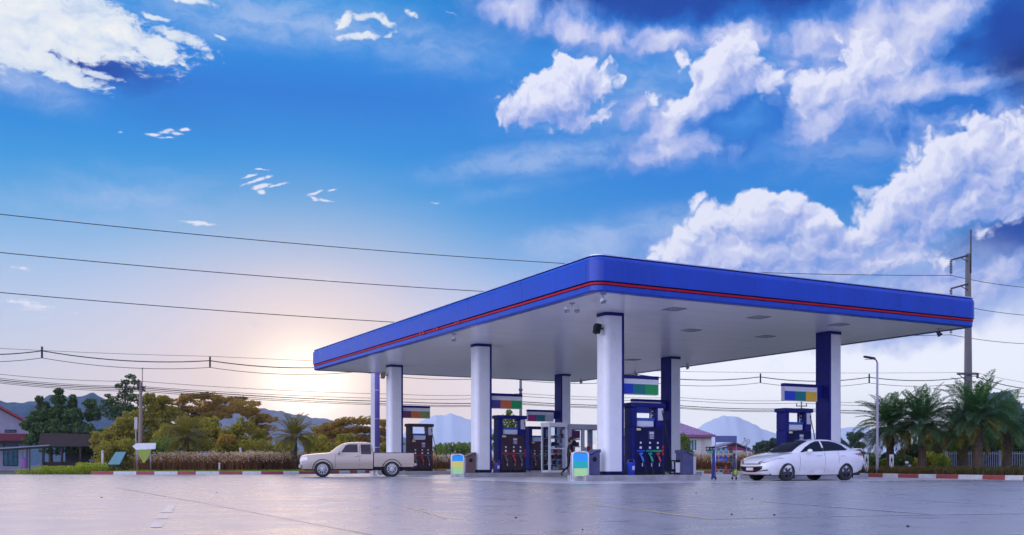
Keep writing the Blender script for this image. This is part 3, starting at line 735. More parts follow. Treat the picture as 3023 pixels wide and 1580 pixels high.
for (px, py), lab in zip(((2475, 958), (2240, 936), (1990, 912), (2040, 975), (2260, 993), (1868, 1062)), vl):
    u, v = canopy_uv(px, py)
    t = thing('ceiling_light', lab, 'ceiling light', UV(u, v, ZS), CANR, 'recessed lights in the canopy soffit')
    mb = MB()
    for a, b, c, d in ((-.3, .3, -.3, -.25), (-.3, .3, .25, .3), (-.3, -.25, -.25, .25), (.25, .3, -.25, .25)): mb.box(a, b, c, d, -.025, -.001)
    mb.build('frame', grey_metal, t); MB().box(-.25, .25, -.25, .25, -.012, -.002).build('diffuser', mat('lamp_diffuser', (.35, .35, .40), .4), t)
def speaker(u, v, z, rz, m, lab):
    t = thing('speaker', lab, 'speaker', UV(u, v, z), CANR + rz, 'speakers on the columns')
    mb = MB(); mb.box(-.16, .0, -.03, .03, .1, .16); mb.build('bracket', dark_metal, t)
    mb = MB(); M = T(-.22, 0, .1) @ Matrix.Rotation(R(14), 4, 'Y') ; mb.loft([[M @ Vector((x, y, z_)) for x, y in ((-.12, -.10), (.06, -.15), (.06, .15), (-.12, .10))] for z_ in (-.17, .17)], sm=False); mb.build('cabinet', m, t, bevel=.02)
    MB().box(-.345, -.335, -.085, .085, -.05, .2).build('grille', black_plastic, t)
speaker(3.1 - .36, 3.75, 5.18, 0, black_plastic, 'black wall speaker near the top of the front column')
speaker(3.1 - .36, 24.75, 5.2, 0, mat('speaker_tan', (.35, .24, .16), .5), 'tan wall speaker near the top of the left far column behind the pickup')

# ------------------------------------------------------------------ islands
isl = [(1.75, 6.65, 3.9, 'concrete pump island under the front column'), (2.0, 9.2, 14.2, 'long concrete pump island with the glass cabinet and kiosk on it'), (2.0, 7.0, 24.75, 'concrete pump island behind the beige pickup'),
       (9.6, 15.2, 3.95, 'concrete pump island behind the white sedan'), (10.6, 15.2, 14.5, 'concrete pump island under the second right column, behind the front pump'), (10.4, 15.2, 25.2, 'concrete pump island farthest back behind the kiosk')]
for a, b, v, lab in isl:
    mb = MB(); mb.box(a, b, v - .62, v + .62, -.02, .2)
    o = mb.build('pump_island', concrete, None, bevel=.025); o.location = A0; o.rotation_euler = (0, 0, CANR); tag(o, lab, 'pump island', 'concrete pump islands')

# ------------------------------------------------------------------ hanging colour signs
def hang_sign(u0, u1, v, zt, cols, lab, bracket=None):
    t = thing('pump_sign', lab, 'sign', UV(u0, v, zt), CANR, 'colour block signs beside the columns')
    w = u1 - u0; hh = .66
    MB().box(-.0, w, -.10, .10, -.12, .0).build('header', navy, t, bevel=.012)
    MB().box(.03, w - .03, -.075, .075, -.30, -.121).build('white_band', white_paint, t)
    for k in range(3):
        a = .03 + (w - .06) * k / 3; b = .03 + (w - .06) * (k + 1) / 3
        MB().box(a, b, -.075, .075, -hh, -.301).build('colour_block', cols[k], t)
    MB().box(.005, .028, -.08, .08, -hh - .015, -.121).build('side_edge', pale_grey, t); MB().box(w - .028, w - .005, -.08, .08, -hh - .015, -.121).build('side_edge', pale_grey, t)
    MB().box(.03, w - .03, -.08, .08, -hh - .018, -hh - .002).build('bottom_edge', pale_grey, t)
    if bracket: a, b = bracket; MB().box(a - u0, b - u0, -.06, .06, -.52, -.02).build('bracket', navy, t)
for u0, u1, v, cols, lab, br in (
    (3.50, 5.18, 3.9, (c_blue, c_teal, c_green), 'sign with blue, teal and green blocks on the front column', None),
    (3.50, 5.18, 14.2, (c_indigo, c_orange, c_green), 'sign with indigo, orange and green blocks above the second left pump', None),
    (3.50, 5.18, 24.75, (c_maroon, c_orange, mat('colour_olive', (.22, .34, .08), .4)), 'sign with maroon, orange and olive blocks above the pump behind the pickup', None),
    (11.2, 12.95, 3.95, (c_blue, c_teal, c_yellow), 'sign with blue, teal and yellow blocks above the white sedan', (12.97, 13.31)),
    (11.4, 13.1, 14.5, (c_blue, c_blue, c_teal), 'sign with blue and teal blocks seen behind the front pump window', (13.12, 13.41)),
    (11.5, 13.25, 25.2, (c_magenta, c_teal, pale_grey), 'sign with magenta, teal and grey blocks above the kiosk', (13.27, 13.56))):
    hang_sign(u0, u1, v, 3.74, cols, lab, br)

# ------------------------------------------------------------------ fuel pumps
display_blue = mat('display_blue', (.03, .10, .42), .25, var=.1)
display_white = mat('display_white', (.70, .72, .78), .3, var=.04)
def pump(u, v, lab, body, strip, nozzle_mats, dark, W_=1.38, window_sign=True):
    """fuel dispenser: cabinet, two tall posts and a header around an open window with a display head in it; front faces -v"""
    t = thing('fuel_pump', lab, 'fuel pump', UV(u, v, .2), CANR, 'fuel pumps on the islands')
    D_ = .50
    MB().box(0, W_, -D_ / 2, D_ / 2, 0, 1.70).build('cabinet', body, t, bevel=.02)
    for a in (0, W_ - .30):
        w = .22 if a == 0 else .30
        MB().box(a + .002, a + w, -D_ / 2 + .004, D_ / 2 - .004, 1.702, 2.40).build('post', body, t, bevel=.02)
    MB().box(-.06, W_ + .06, -D_ / 2 - .05, D_ / 2 + .05, 2.402, 2.56).build('header', navy if body is navy_dark or body is navy else body, t, bevel=.03)
    MB().box(W_ - .26, W_ - .04, -D_ / 2 - .012, -D_ / 2 + .002, 1.95, 2.38).build('grey_plate', pale_grey, t)
    # display head inside the window
    h = MB().box(.30, W_ - .36, -.13, .13, 1.72, 1.93).build('display_head', display_white, t, bevel=.012)
    MB().box(.27, W_ - .33, -.15, .15, 1.932, 2.03).build('display_hood', display_blue, h)
    mbp = MB()
    for x in (.29, W_ - .38): mbp.tube([(x, 0, 1.70), (x, 0, 2.40)], .018, 8)
    for x in (.27, W_ - .36): mbp.ball((x, -.05, 2.28), .035, 8); mbp.ball((x, -.05, 2.14), .03, 8)
    mbp.build('hose_mast', steel, t)
    # front panel with meters, colour strip, nozzles
    yf = -D_ / 2
    fp = MB().box(.13, W_ - .08, yf - .018, yf + .001, .12, 1.68).build('front_panel', dark, t, bevel=.008)
    MB().box(.70, .94, yf - .035, yf - .0185, 1.27, 1.56).build('keypad', slate, t, bevel=.006)
    k = MB(); k.box(.73, .91, yf - .040, yf - .0355, 1.45, 1.53); 
    for i in range(3):
        for j in range(3): k.box(.75 + i * .055, .79 + i * .055, yf - .040, yf - .0355, 1.29 + j * .048, 1.32 + j * .048)
    k.build('keys', pale_grey, t)
    MB().box(.18, .36, yf - .024, yf - .0185, 1.58, 1.65).build('sticker', mat('sticker_yellow', (.75, .72, .35), .5), t)
    for i, x in enumerate((.36, .76, 1.10)):
        m = MB(); m.lathe([(0, .012), (.034, .012), (.042, 0)], 14, T(x, yf - .0185, 1.14) @ Matrix.Rotation(R(90), 4, 'X')); m.build('dial', display_white, t)
        MB().box(x - .05, x + .04, yf - .026, yf - .0185, .93, 1.01).build('label_plate', display_white, t)
        MB().box(x - .17, x + .17, yf - .025, yf - .0186, .82, .885).build('colour_strip', strip[i], t)
        n = MB(); nz = yf - .07
        n.tube([(x - .05, nz + .03, .76), (x - .01, nz - .01, .64), (x + .01, nz - .02, .55)], [.022, .018, .016], 8)
        n.tube([(x - .01, nz - .015, .66), (x + .03, nz - .05, .52), (x + .05, nz - .04, .44)], [.035, .042, .025], 8)
        n.box(x - .07, x + .05, nz - .005, nz + .052, .72, .79)
        n.build('nozzle', nozzle_mats[i], t)
        MB().box(x + .05, x + .085, yf - .024, yf - .0186, .30, .42).build('catch_light', display_white, t)
        hs = MB(); p = []
        for q in range(15):
            a = q / 14.0
            p.append((x + .04 + .17 * math.sin(a * PI) * (1 if i != 1 else -.6) + .05 * a, nz - .05 - .12 * math.sin(a * PI), .46 - .52 * math.sin(a * PI) - .30 * a + .02))
        hs.tube(p, .017, 8); hs.build('hose', rubber, t)
    mb = MB(); mb.tube([(W_ - .10, yf - .02, 2.30), (W_ + .06, yf - .06, 1.6), (W_ + .22, yf - .08, .8), (W_ + .30, yf - .08, .25), (W_ + .16, yf - .08, .06), (W_ - .04, yf - .06, .2)], .018, 8); mb.build('hose', rubber, t)
    if body is not navy:
        pass
    MB().box(-.01, W_ + .01, -D_ / 2 - .01, D_ / 2 + .01, -.0, .10).build('base', black_plastic, t)
    mb = MB()
    for z in (.5, .62, .74): mb.lathe([(0, .01), (.05, .01), (.055, 0)], 12, T(W_ - .045, yf - .001, z + .25) @ Matrix.Rotation(R(90), 4, 'X'))
    mb.build('warning_light', c_red, t)
    return t
noz = lambda a, b, c: (a, b, c)
n_blue = mat('nozzle_blue', (.05, .18, .65), .4); n_green = mat('nozzle_green', (.02, .38, .24), .4); n_red = mat('nozzle_red', (.40, .06, .06), .4); n_grey = mat('nozzle_grey', (.12, .12, .13), .4)
brown_panel = mat('brown_panel', (.060, .022, .030), .4, var=.15)
maroon_panel = mat('maroon_panel', (.045, .018, .030), .4, var=.15)
pump(3.88, 3.87, 'tall navy fuel pump beside the front column with blue and green nozzles', navy, (c_blue, c_teal, c_green), (n_blue, n_green, n_red), navy_dark)
pump(3.88, 14.2, 'dark fuel pump with red strip beside the second left column', navy, (c_red, c_red, c_teal), (n_grey, n_red, n_grey), maroon_panel)
pump(3.88, 24.75, 'brownish fuel pump with red strip behind the tail of the pickup', maroon_panel, (c_red, c_red, c_teal), (n_grey, n_red, n_grey), brown_panel)
pump(11.1, 3.95, 'navy fuel pump half hidden behind the white sedan', navy, (c_blue, c_teal, c_yellow), (n_blue, n_green, n_grey), navy_dark)
pump(11.6, 14.5, 'navy fuel pump hidden behind the front pump and second right column', navy, (c_blue, c_blue, c_teal), (n_blue, n_green, n_red), navy_dark)
pump(11.5, 25.2, 'distant dark fuel pump left of the glass cabinet', navy, (c_magenta, c_teal, pale_grey), (n_grey, n_green, n_grey), maroon_panel)

# ------------------------------------------------------------------ bins and small island furniture
def hooded_bin(u, v, flip, lab, m=slate, front=pale_grey):
    """tall litter bin with a curved hood, opening panel and grey housing"""
    t = thing('litter_bin', lab, 'litter bin', UV(u, v, .2), CANR + (PI if flip else 0), 'hooded litter bins on the island ends')
    prof = [(-.24, 0), (.20, 0), (.20, .78), (.16, .84), (.05, .80), (-.05, .74), (-.16, .70), (-.24, .70)]
    mb = MB(); mb.prism([Vector((x, -.24, z)) for x, z in prof], (0, .48, 0)); mb.build('body', m, t, bevel=.02)
    lid = MB(); lid.prism([Vector((x, -.26, z)) for x, z in ((.24, .78), (.22, .90), (.05, .86), (-.10, .78), (-.28, .72), (-.28, .69), (-.10, .745), (.05, .81), (.17, .845))], (0, .52, 0)); lid.build('hood', m, t, bevel=.012)
    mb = MB(); mb.box(-.40, -.245, -.20, .20, 0, .66); mb.build('housing', front, t, bevel=.03)
    mb = MB(); mb.box(-.408, -.402, -.15, .15, .06, .56); mb.build('door', pale_grey, t)
    mb = MB(); mb.lathe([(0, .01), (.08, .01), (.09, 0)], 16, T(-.02, -.241, .55) @ Matrix.Rotation(R(90), 4, 'X')); mb.build('inlet', black_plastic, t)
hooded_bin(2.25, 3.72, False, 'slate grey hooded litter bin left of the front column, behind the blue and green stand')
hooded_bin(2.45, 14.0, False, 'brownish hooded litter bin left of the second left column, behind the blue and yellow stand', mat('bin_brown', (.16, .10, .10), .5, dirt=.1))
hooded_bin(6.15, 3.6, True, 'dark hooded litter bin with pale housing at the right end of the front island')
def small_bin(u, v, lab, m):
    t = thing('waste_bucket', lab, 'bucket', UV(u, v, .2), CANR, 'blue buckets beside the columns')
    mb = MB(); mb.lathe([(0, 0), (.12, 0), (.155, .42), (.165, .44), (.15, .44), (.115, .03), (0, .03)], 18); mb.build('tub', m, t)
    mb = MB(); mb.tube([(-.155, 0, .40), (-.12, 0, .52), (0, 0, .57), (.12, 0, .52), (.155, 0, .40)], .008, 6); mb.build('handle', steel, t)
    MB().box(-.05, .05, -.15, -.143, .18, .32).build('label', pale_grey, t)
small_bin(3.70, 3.42, 'blue bucket at the foot of the front column', c_blue)
small_bin(3.70, 13.75, 'blue bucket at the foot of the second left column', c_indigo)
t = thing('squeegee_stand', 'low black stand with white panel beside the front pump', 'stand', UV(5.72, 3.75, .2), CANR)
mb = MB(); mb.box(-.02, .62, -.17, .17, .48, .53); mb.build('top', black_plastic, t, bevel=.01)
for x in (.0, .56):
    for y in (-.15, .11): MB().box(x, x + .04, y, y + .04, 0, .479).build('leg', black_plastic, t)
MB().box(.05, .50, -.165, -.152, .08, .44).build('front_panel', white_paint, t); MB().box(.02, .6, -.15, .15, .02, .06).build('shelf', black_plastic, t)

def promo_stand(px, D, w, h, cols, rz, lab):
    p = W(px, D, 0); t = thing('display_stand', lab, 'display stand', p, rz, 'colour striped stands on the forecourt')
    r = .03
    for s in (-1, 1):
        mb = MB(); mb.tube([(s * w / 2, 0, .05), (s * w / 2, 0, h - .10), (s * (w / 2 - .03), 0, h - .03), (s * (w / 2 - .10), 0, h), (0, 0, h)], .026, 10); mb.build('frame_tube', white_paint, t)
        mb = MB(); mb.tube([(s * w / 2, .34, .05), (s * w / 2, .30, h - .14), (s * w / 2, .20, h - .04), (s * w / 2, .0, h - .05)], .024, 10); mb.build('side_tube', white_paint, t)
        for y in (0.0, .34):
            mb = MB(); mb.box(s * w / 2 - .05, s * w / 2 + .05, y - .05, y + .05, 0, .05); mb.build('foot', pale_grey, t, bevel=.012)
    z1, z0_ = h - .05, .17; fr = cols
    tot = sum(f for f, m in fr); z = z1
    for f, m in fr:
        zz = z - (z1 - z0_) * f / tot; MB().box(-w / 2 + .028, w / 2 - .028, -.022, .0, zz + .001, z).build('panel', m, t); z = zz
    MB().box(-w / 2 + .028, w / 2 - .028, .001, .30, .17, .19).build('tray', pale_grey, t)
promo_stand(1714, 34.0, .54, 1.0, ((.33, c_sky), (.32, c_mint), (.35, c_lime)), R(6), 'white framed display stand with blue, green and lime bands before the front column')
promo_stand(1351, 41.6, .50, .98, ((.30, c_sky), (.33, c_lemon), (.37, c_lime)), R(6), 'white framed display stand with blue, yellow and lime bands between pickup and second column')

# ------------------------------------------------------------------ glass cabinet and kiosk on the second island
goods = [mat('goods_%s' % n, c, .5) for n, c in (('red', (.40, .03, .04)), ('amber', (.60, .30, .05)), ('cyan', (.10, .40, .50)), ('pale', (.60, .60, .62)), ('dark', (.03, .03, .05)), ('plum', (.22, .04, .12)))]
t = thing('glass_cabinet', 'tall white framed glass display cabinet stocked with goods on the middle island', 'cabinet', UV(6.35, 13.72, .2), CANR)
w, d, h = .95, .75, 2.28
for x in (0, w - .09):
    for y in (0, d - .09): MB().box(x, x + .09, y, y + .09, .0, h - .201).build('frame_post', white_paint, t)
MB().box(-.02, w + .02, -.02, d + .02, h - .20, h).build('top', white_paint, t, bevel=.012); MB().box(.0, w, .003, d - .003, -.0, .10).build('base', white_paint, t)
MB().box(.092, w - .092, .01, .06, 1.06, 1.12).build('rail', white_paint, t)
MB().box(.092, w - .092, .02, .03, .101, 1.059).build('pane', clear_glass, t); MB().box(.092, w - .092, .02, .03, 1.121, h - .202).build('pane', clear_glass, t)
MB().box(.092, w - .092, d - .03, d - .02, .101, h - .202).build('back_pane', clear_glass, t); MB().box(.02, .03, .092, d - .092, .101, h - .202).build('side_pane', clear_glass, t)
rr = random.Random(3)
for z in (.34, .60, .86, 1.20, 1.55): MB().box(.092, w - .092, .07, d - .04, z, z + .015).build('shelf', pale_grey, t)
for zz in (.10, .355, .615, .875, 1.215, 1.565):
    x = .12; q = 0
    while x < w - .24:
        ww = rr.uniform(.09, .2); hh = rr.uniform(.12, .21)
        o = MB().box(x, x + ww, .14, .14 + rr.uniform(.12, .3), zz + .001, zz + hh).build('goods_box', goods[rr.randrange(6)], None, bevel=.01)
        o.location = UV(6.35, 13.72, .2); o.rotation_euler = (0, 0, CANR)
        tag(o, 'small packaged goods on a shelf of the glass cabinet', 'package', 'packages inside the glass cabinet'); x += ww + .025
t = thing('kiosk', 'grey framed attendant kiosk with open windows beside the glass cabinet', 'kiosk', UV(7.40, 13.72, .2), CANR)
w, d, h = 2.0, .95, 2.22
kio = mat('kiosk_grey', (.42, .41, .48), .4, var=.06, dirt=.1)
MB().box(-.02, w + .02, -.03, d + .03, h - .24, h).build('roof', kio, t, bevel=.015)
for x in (0, .70, w - .42):
    for y in (0, d - .10): MB().box(x, x + (.14 if x < 1.4 else .24), y, y + .10, 0, h - .241).build('post', kio, t)
MB().box(.141, .699, .02, .06, .0, .86).build('lower_panel', mat('kiosk_blue', (.03, .16, .55), .4), t); MB().box(.841, w - .421, .02, .06, 0, .92).build('lower_panel', kio, t)
MB().box(.141, .699, .0, .10, .861, .93).build('sill', kio, t); MB().box(.841, w - .421, -.05, .20, .921, .98).build('counter', kio, t)
MB().box(.141, .699, .03, .036, .931, 1.975).build('window_pane', clear_glass, t); MB().box(.95, 1.48, .03, .036, 1.30, 1.975).build('window_pane', clear_glass, t)
MB().box(.18, .66, .12, .16, 1.58, 1.93).build('poster', goods[5], t); MB().box(.18, .66, .1, .4, 1.50, 1.56).build('shelf', pale_grey, t); MB().box(.18, .66, .1, .4, 1.16, 1.21).build('shelf', pale_grey, t)
for x, z, m in ((.2, 1.565, 4), (.42, 1.565, 3), (.2, 1.215, 4), (.36, 1.215, 4), (.52, 1.215, 0), (.95, .985, 3), (1.15, .985, 0)):
    o = MB().box(x, x + .13, .18, .32, z, z + rr.uniform(.15, .26)).build('goods_box', goods[m], None, bevel=.01); o.location = UV(7.40, 13.72, .2); o.rotation_euler = (0, 0, CANR)
    tag(o, 'small package standing in the grey kiosk', 'package', 'packages inside the kiosk')

# ------------------------------------------------------------------ oil trolley beside the sedan
t = thing('display_trolley', 'wheeled metal rack with blue side boards and blank header, left of the sedan', 'trolley', W(2138, 37.4, 0), R(8))
for x in (-.40, .40):
    for y in (-.18, .22):
        mb = MB(); mb.tube([(x, y, .10), (x, y, 1.40 if y < 0 else 1.15)], .016, 8); mb.build('upright', steel, t)
        mb = MB(); mb.lathe([(0, -.02), (.045, -.02), (.05, 0), (.045, .02), (0, .02)], 12, T(x, y, .05) @ Matrix.Rotation(R(90), 4, 'Y')); mb.build('castor', rubber, t)
MB().box(-.42, .42, -.20, -.17, 1.40, 1.64).build('header_board', mat('header_blue', (.10, .13, .30), .4), t, bevel=.008)
for z in (.28, .66, .98):
    mb = MB(); mb.box(-.40, .40, -.18, .22, z, z + .012)
    mb.tube([(-.40, -.19, z + .10), (.40, -.19, z + .10)], .008, 6); mb.tube([(-.40, -.19, z + .05), (.40, -.19, z + .05)], .006, 6); mb.build('shelf', steel, t)
mb = MB(); mb.prism([(-.44, -.22, .05), (-.60, -.30, .05), (-.56, -.28, .95), (-.48, -.24, 1.20), (-.44, -.22, .95)], (0, .02, 0)); mb.build('side_board', mat('board_blue', (.04, .06, .30), .4), t)
mb = MB(); mb.box(.42, .44, -.16, .2, .12, 1.0); mb.build('side_board', mat('board_slate', (.10, .12, .27), .4), t)
cols = [c_blue, goods[4], c_blue, goods[2], goods[4], display_white]
for z, hh in ((.292, .26), (.672, .24), (.992, .2)):
    for k in range(4):
        x = -.31 + k * .19
        mm = cols[rr.randrange(6)] if z > .3 else goods[(0, 4, 0, 4)[k]]
        o = MB(); o.lathe([(0, 0), (.06, 0), (.065, .02), (.065, hh * .7), (.03, hh * .85), (.022, hh), (0, hh)], 12, T(x, .0, z)); o = o.build('oil_bottle', mm, None); o.location = W(2138, 37.4, 0); o.rotation_euler = (0, 0, R(8))
        tag(o, 'bottle of motor oil standing on the wheeled metal rack', 'bottle', 'oil bottles on the trolley')
t = thing('air_hose_ball', 'round yellow-green float ball hanging beside the sedan bumper', 'float ball', W(2172, 36.9, .27), 0)
MB().ball((0, 0, 0), (.075, .075, .12), 14).build('ball', mat('ball_yellow', (.45, .50, .05), .5), t); mb = MB(); mb.tube([(0, 0, .1), (0, 0, .5), (-.16, .12, .62)], .008, 6); mb.build('cord', rubber, t)

# ------------------------------------------------------------------ vehicles
from mathutils.bvhtree import BVHTree
def car_paint(name, col, rough=.25):
    m = bpy.data.materials.new(name); m.use_nodes = True
    g = NG(m.node_tree); b = g.n['Principled BSDF']; o = g.new('ShaderNodeTexCoord').outputs['Object']
    x, y, z = g.sep(o)
    d = g.mul(g.ss(z, .62, .22), g.ss(g.noise(o, 4, 6, .7), .35, .75))      # road dust along the sills
    g.put(b.inputs['Base Color'], g.mix(g.mul(d, .45), tuple(col) + (1,), (.22, .19, .16, 1)))
    g.put(b.inputs['Roughness'], g.m('ADD', g.mul(d, .3), rough)); b.inputs['Coat Weight'].default_value = .8; b.inputs['Coat Roughness'].default_value = .05
    MATS[name] = m; return m
def resample(profile, xs):
    return np.interp(xs, [p[0] for p in profile], [p[1] for p in profile])
def body_loft(xs, zb, zt, hw, tuck=.095, crown=.03, shoulder=.10, n_side=5):
    """closed sections from nose to tail: sill, flank, shoulder, top"""
    secs = []
    for x, b, t, w in zip(xs, zb, zt, hw):
        h = t - b; pts = []
        half = [(w * .72, b), (w - tuck, b + .015), (w - tuck * .45, b + h * .20), (w, b + h * .42), (w - .004, b + h * .62), (w - .025, b + h * .80), (w - shoulder * .55, t - h * .07 - .01), (w - shoulder, t - .008), (w * .62, t + crown * .7), (w * .25, t + crown)]
        for y, z in half: pts.append(Vector((x, -y, z)))
        for y, z in reversed(half): pts.append(Vector((x, y, z)))
        secs.append(pts)
    return secs
def bool_cut(obj, cutters):
    for c in cutters:
        md = obj.modifiers.new('cut', 'BOOLEAN'); md.operation = 'DIFFERENCE'; md.object = c; md.solver = 'EXACT'
    bpy.context.view_layer.update()
    me = bpy.data.meshes.new_from_object(obj.evaluated_get(bpy.context.evaluated_depsgraph_get()))
    obj.modifiers.clear(); obj.data = me
    for c in cutters: bpy.data.objects.remove(c)
def smooth_by_angle(o, deg=38):
    es = o.modifiers.new('edge', 'EDGE_SPLIT'); es.split_angle = R(deg)
def bvh_of(objs):
    vs, fs = [], []
    for o in objs:
        b = len(vs); vs += [v.co.copy() for v in o.data.vertices]; fs += [tuple(b + i for i in p.vertices) for p in o.data.polygons]
    return BVHTree.FromPolygons(vs, fs)
def patch(bvh, pts, axis, name, m, parent, off=.006, cuts=3, thick=.004, far=5.0):
    """a thin panel laid on the body: pts is a flat outline outside it, axis the direction in which it is pressed on"""
    axis = Vector(axis).normalized()
    bm = bmesh.new(); f = bm.faces.new([bm.verts.new(p) for p in pts])
    r = bmesh.ops.triangulate(bm, faces=[f])
    for _ in range(cuts): bmesh.ops.subdivide_edges(bm, edges=bm.edges[:], cuts=1, use_grid_fill=True)
    for v in bm.verts:
        h, nn, i, dd = bvh.ray_cast(v.co, axis, far)
        if h is None:
            h, nn, i, dd = bvh.find_nearest(v.co + axis * .6)
        v.co = h - axis * off
    bmesh.ops.remove_doubles(bm, verts=bm.verts, dist=1e-5)
    ex = bmesh.ops.extrude_face_region(bm, geom=bm.faces[:])
    for e in ex['geom']:
        if isinstance(e, bmesh.types.BMVert): e.co += axis * (off * .8 if thick is None else thick)
    bmesh.ops.recalc_face_normals(bm, faces=bm.faces)
    me = bpy.data.meshes.new(name); bm.to_mesh(me); bm.free(); me.materials.append(m)
    for p in me.polygons: p.use_smooth = True
    o = bpy.data.objects.new(name, me); link(o, parent); smooth_by_angle(o, 50); return o
def cutter(x, z, r, y0, y1):
    mb = MB(); mb.lathe([(0, y0), (r, y0), (r, y1), (0, y1)], 36, T(x, 0, z) @ Matrix.Rotation(R(-90), 4, 'X'), sm=False)
    return mb.build('cutter', black_plastic)
rim_metal = mat('rim_metal', (.10, .10, .125), .35, metal=.9, var=.08)
rim_bright = mat('rim_bright', (.55, .55, .57), .3, metal=.6)
rim_dark = mat('rim_dark', (.02, .02, .022), .5)
def wheel(parent, x, y, z, r, w, side, spokes=10, rim_r=.66, twin=False, rm=None):
    M = T(x, y, z) @ Matrix.Rotation(R(-90) * side, 4, 'X')      # local +z looks outwards
    mb = MB(); mb.lathe([(r * rim_r, -w / 2), (r * .93, -w / 2), (r * .985, -w * .40), (r, -w * .2), (r, w * .2), (r * .985, w * .40), (r * .93, w / 2), (r * .80, w * .53), (r * rim_r, w * .46)], 36, M)
    t = mb.build('wheel', rubber, parent)
    rb = MB(); rr_ = r * rim_r
    rb.lathe([(rr_, w * .46), (rr_ * .97, w * .5), (rr_ * .90, w * .46), (rr_ * .88, -w * .1)], 36, M)
    for k in range(spokes):
        a = 2 * PI * k / spokes + (.12 if twin and k % 2 else 0) - (.12 if twin and not k % 2 else 0)
        c, s = math.cos(a), math.sin(a); nx, ny = -s, c
        def P3(rad, t_, h): return M @ Vector((c * rad + nx * t_, s * rad + ny * t_, h))
        i, o_ = rr_ * .16, rr_ * .92; ti, to = rr_ * .085, rr_ * .065
        rb._add([P3(i, -ti, w * .46), P3(i, ti, w * .46), P3(o_, to, w * .42), P3(o_, -to, w * .42), P3(i, -ti, w * .2), P3(i, ti, w * .2), P3(o_, to, w * .2), P3(o_, -to, w * .2)],
                [(0, 1, 2, 3), (0, 4, 5, 1), (1, 5, 6, 2), (2, 6, 7, 3), (3, 7, 4, 0)])
    rb.lathe([(0, w * .50), (rr_ * .16, w * .49), (rr_ * .20, w * .44), (rr_ * .2, w * .2)], 20, M)
    rb.build('rim', rm or rim_metal, t)
    bk = MB(); bk.lathe([(0, w * .02), (rr_ * .97, w * .02)], 30, M); bk.build('brake_disc', rim_dark, t)
    return t

white_car = car_paint('car_white', (.82, .82, .81), .16)
beige_car = car_paint('car_beige', (.54, .45, .36), .24)
light_clear = mat('light_clear', (.72, .74, .80), .12, var=.1, coat=1.0)
light_red = mat('light_red', (.34, .01, .015), .15, coat=1.0)
plate_white = mat('plate_white', (.72, .74, .74), .4)
dark_trim = mat('dark_trim', (.012, .012, .015), .3)
int_dark = mat('cabin_dark', (.02, .02, .022), .8)
win_dark = mat('window_dark', (.006, .013, .026), .10, var=.05, spec=.16); win_brown = mat('window_brown', (.045, .035, .034), .08, var=.1, spec=.4)

# ---- white sedan: local +x runs from nose to tail, -y is the flank turned to the camera
th = R(26)
fw = Vector((.2751 * 34.13, 34.13, 0))                            # near front wheel
ax = Vector((math.cos(th), math.sin(th), 0)); sd_ = Vector((-math.sin(th), math.cos(th), 0))
car_loc = fw - ax * .90 + sd_ * .77
sedan = thing('parked_car', 'white four door sedan with dark windows standing beside the right pump', 'car', car_loc, th)
Lc = 4.58
xs = np.concatenate([[0, .04, .10, .2], np.linspace(.32, 4.2, 34), [4.32, 4.42, 4.5, 4.555, 4.58]])
zt = resample([(0, .58), (.04, .64), (.10, .70), (.2, .755), (.45, .835), (.8, .905), (1.1, .95), (1.4, .985), (2.0, .97), (2.8, .985), (3.5, 1.015), (3.95, 1.06), (4.3, 1.075), (4.45, 1.055), (4.52, .98), (4.58, .80)], xs)
zb = resample([(0, .33), (.08, .235), (.3, .20), (1.2, .20), (3.2, .205), (4.0, .25), (4.4, .33), (4.58, .44)], xs)
hw = resample([(0, .50), (.04, .60), (.10, .685), (.2, .755), (.45, .835), (.9, .872), (1.6, .87), (2.6, .8775), (3.4, .872), (3.9, .85), (4.3, .79), (4.5, .72), (4.58, .64)], xs)
body = MB().loft(body_loft(xs, zb, zt, hw)).build('body', white_car, sedan)
cabx = np.linspace(1.18, 4.12, 30)
cz = resample([(1.18, .94), (1.35, 1.06), (1.6, 1.20), (1.85, 1.32), (2.1, 1.405), (2.4, 1.448), (2.75, 1.46), (3.05, 1.452), (3.35, 1.412), (3.6, 1.35), (3.85, 1.265), (4.0, 1.195), (4.12, 1.10)], cabx)
cwb = resample([(1.18, .60), (1.45, .74), (1.8, .80), (2.6, .825), (3.4, .805), (3.9, .72), (4.12, .62)], cabx)
cwt = resample([(1.18, .58), (1.5, .60), (1.9, .575), (2.6, .565), (3.2, .555), (3.7, .55), (4.12, .56)], cabx)
secs = []
for x, z, wb, wt in zip(cabx, cz, cwb, cwt):
    base = .90; h = z - base; half = [(wb, base)]
    for k in range(1, 7):
        q = k / 7.0; half.append((wb + (wt - wb) * (q ** 1.35), base + h * .93 * q))
    half += [(wt - .03 * min(1, h * 3), base + h * .965), (wt - .11, base + h * .992), (wt * .5, z + .012), (0.001, z + .018)]
    secs.append([Vector((x, -y, zz)) for y, zz in half] + [Vector((x, y, zz)) for y, zz in reversed(half)])
cabin = MB().loft(secs).build('cabin', white_car, body)
bool_cut(body, [cutter(.90, .32, .365, s * .50 if s > 0 else -1.1, 1.1 if s > 0 else -.50) for s in (-1, 1)] + [cutter(3.56, .32, .365, s * .50 if s > 0 else -1.1, 1.1 if s > 0 else -.50) for s in (-1, 1)])
for p in body.data.polygons: p.use_smooth = True
smooth_by_angle(body, 30); smooth_by_angle(cabin, 45)
bv = bvh_of([body, cabin])
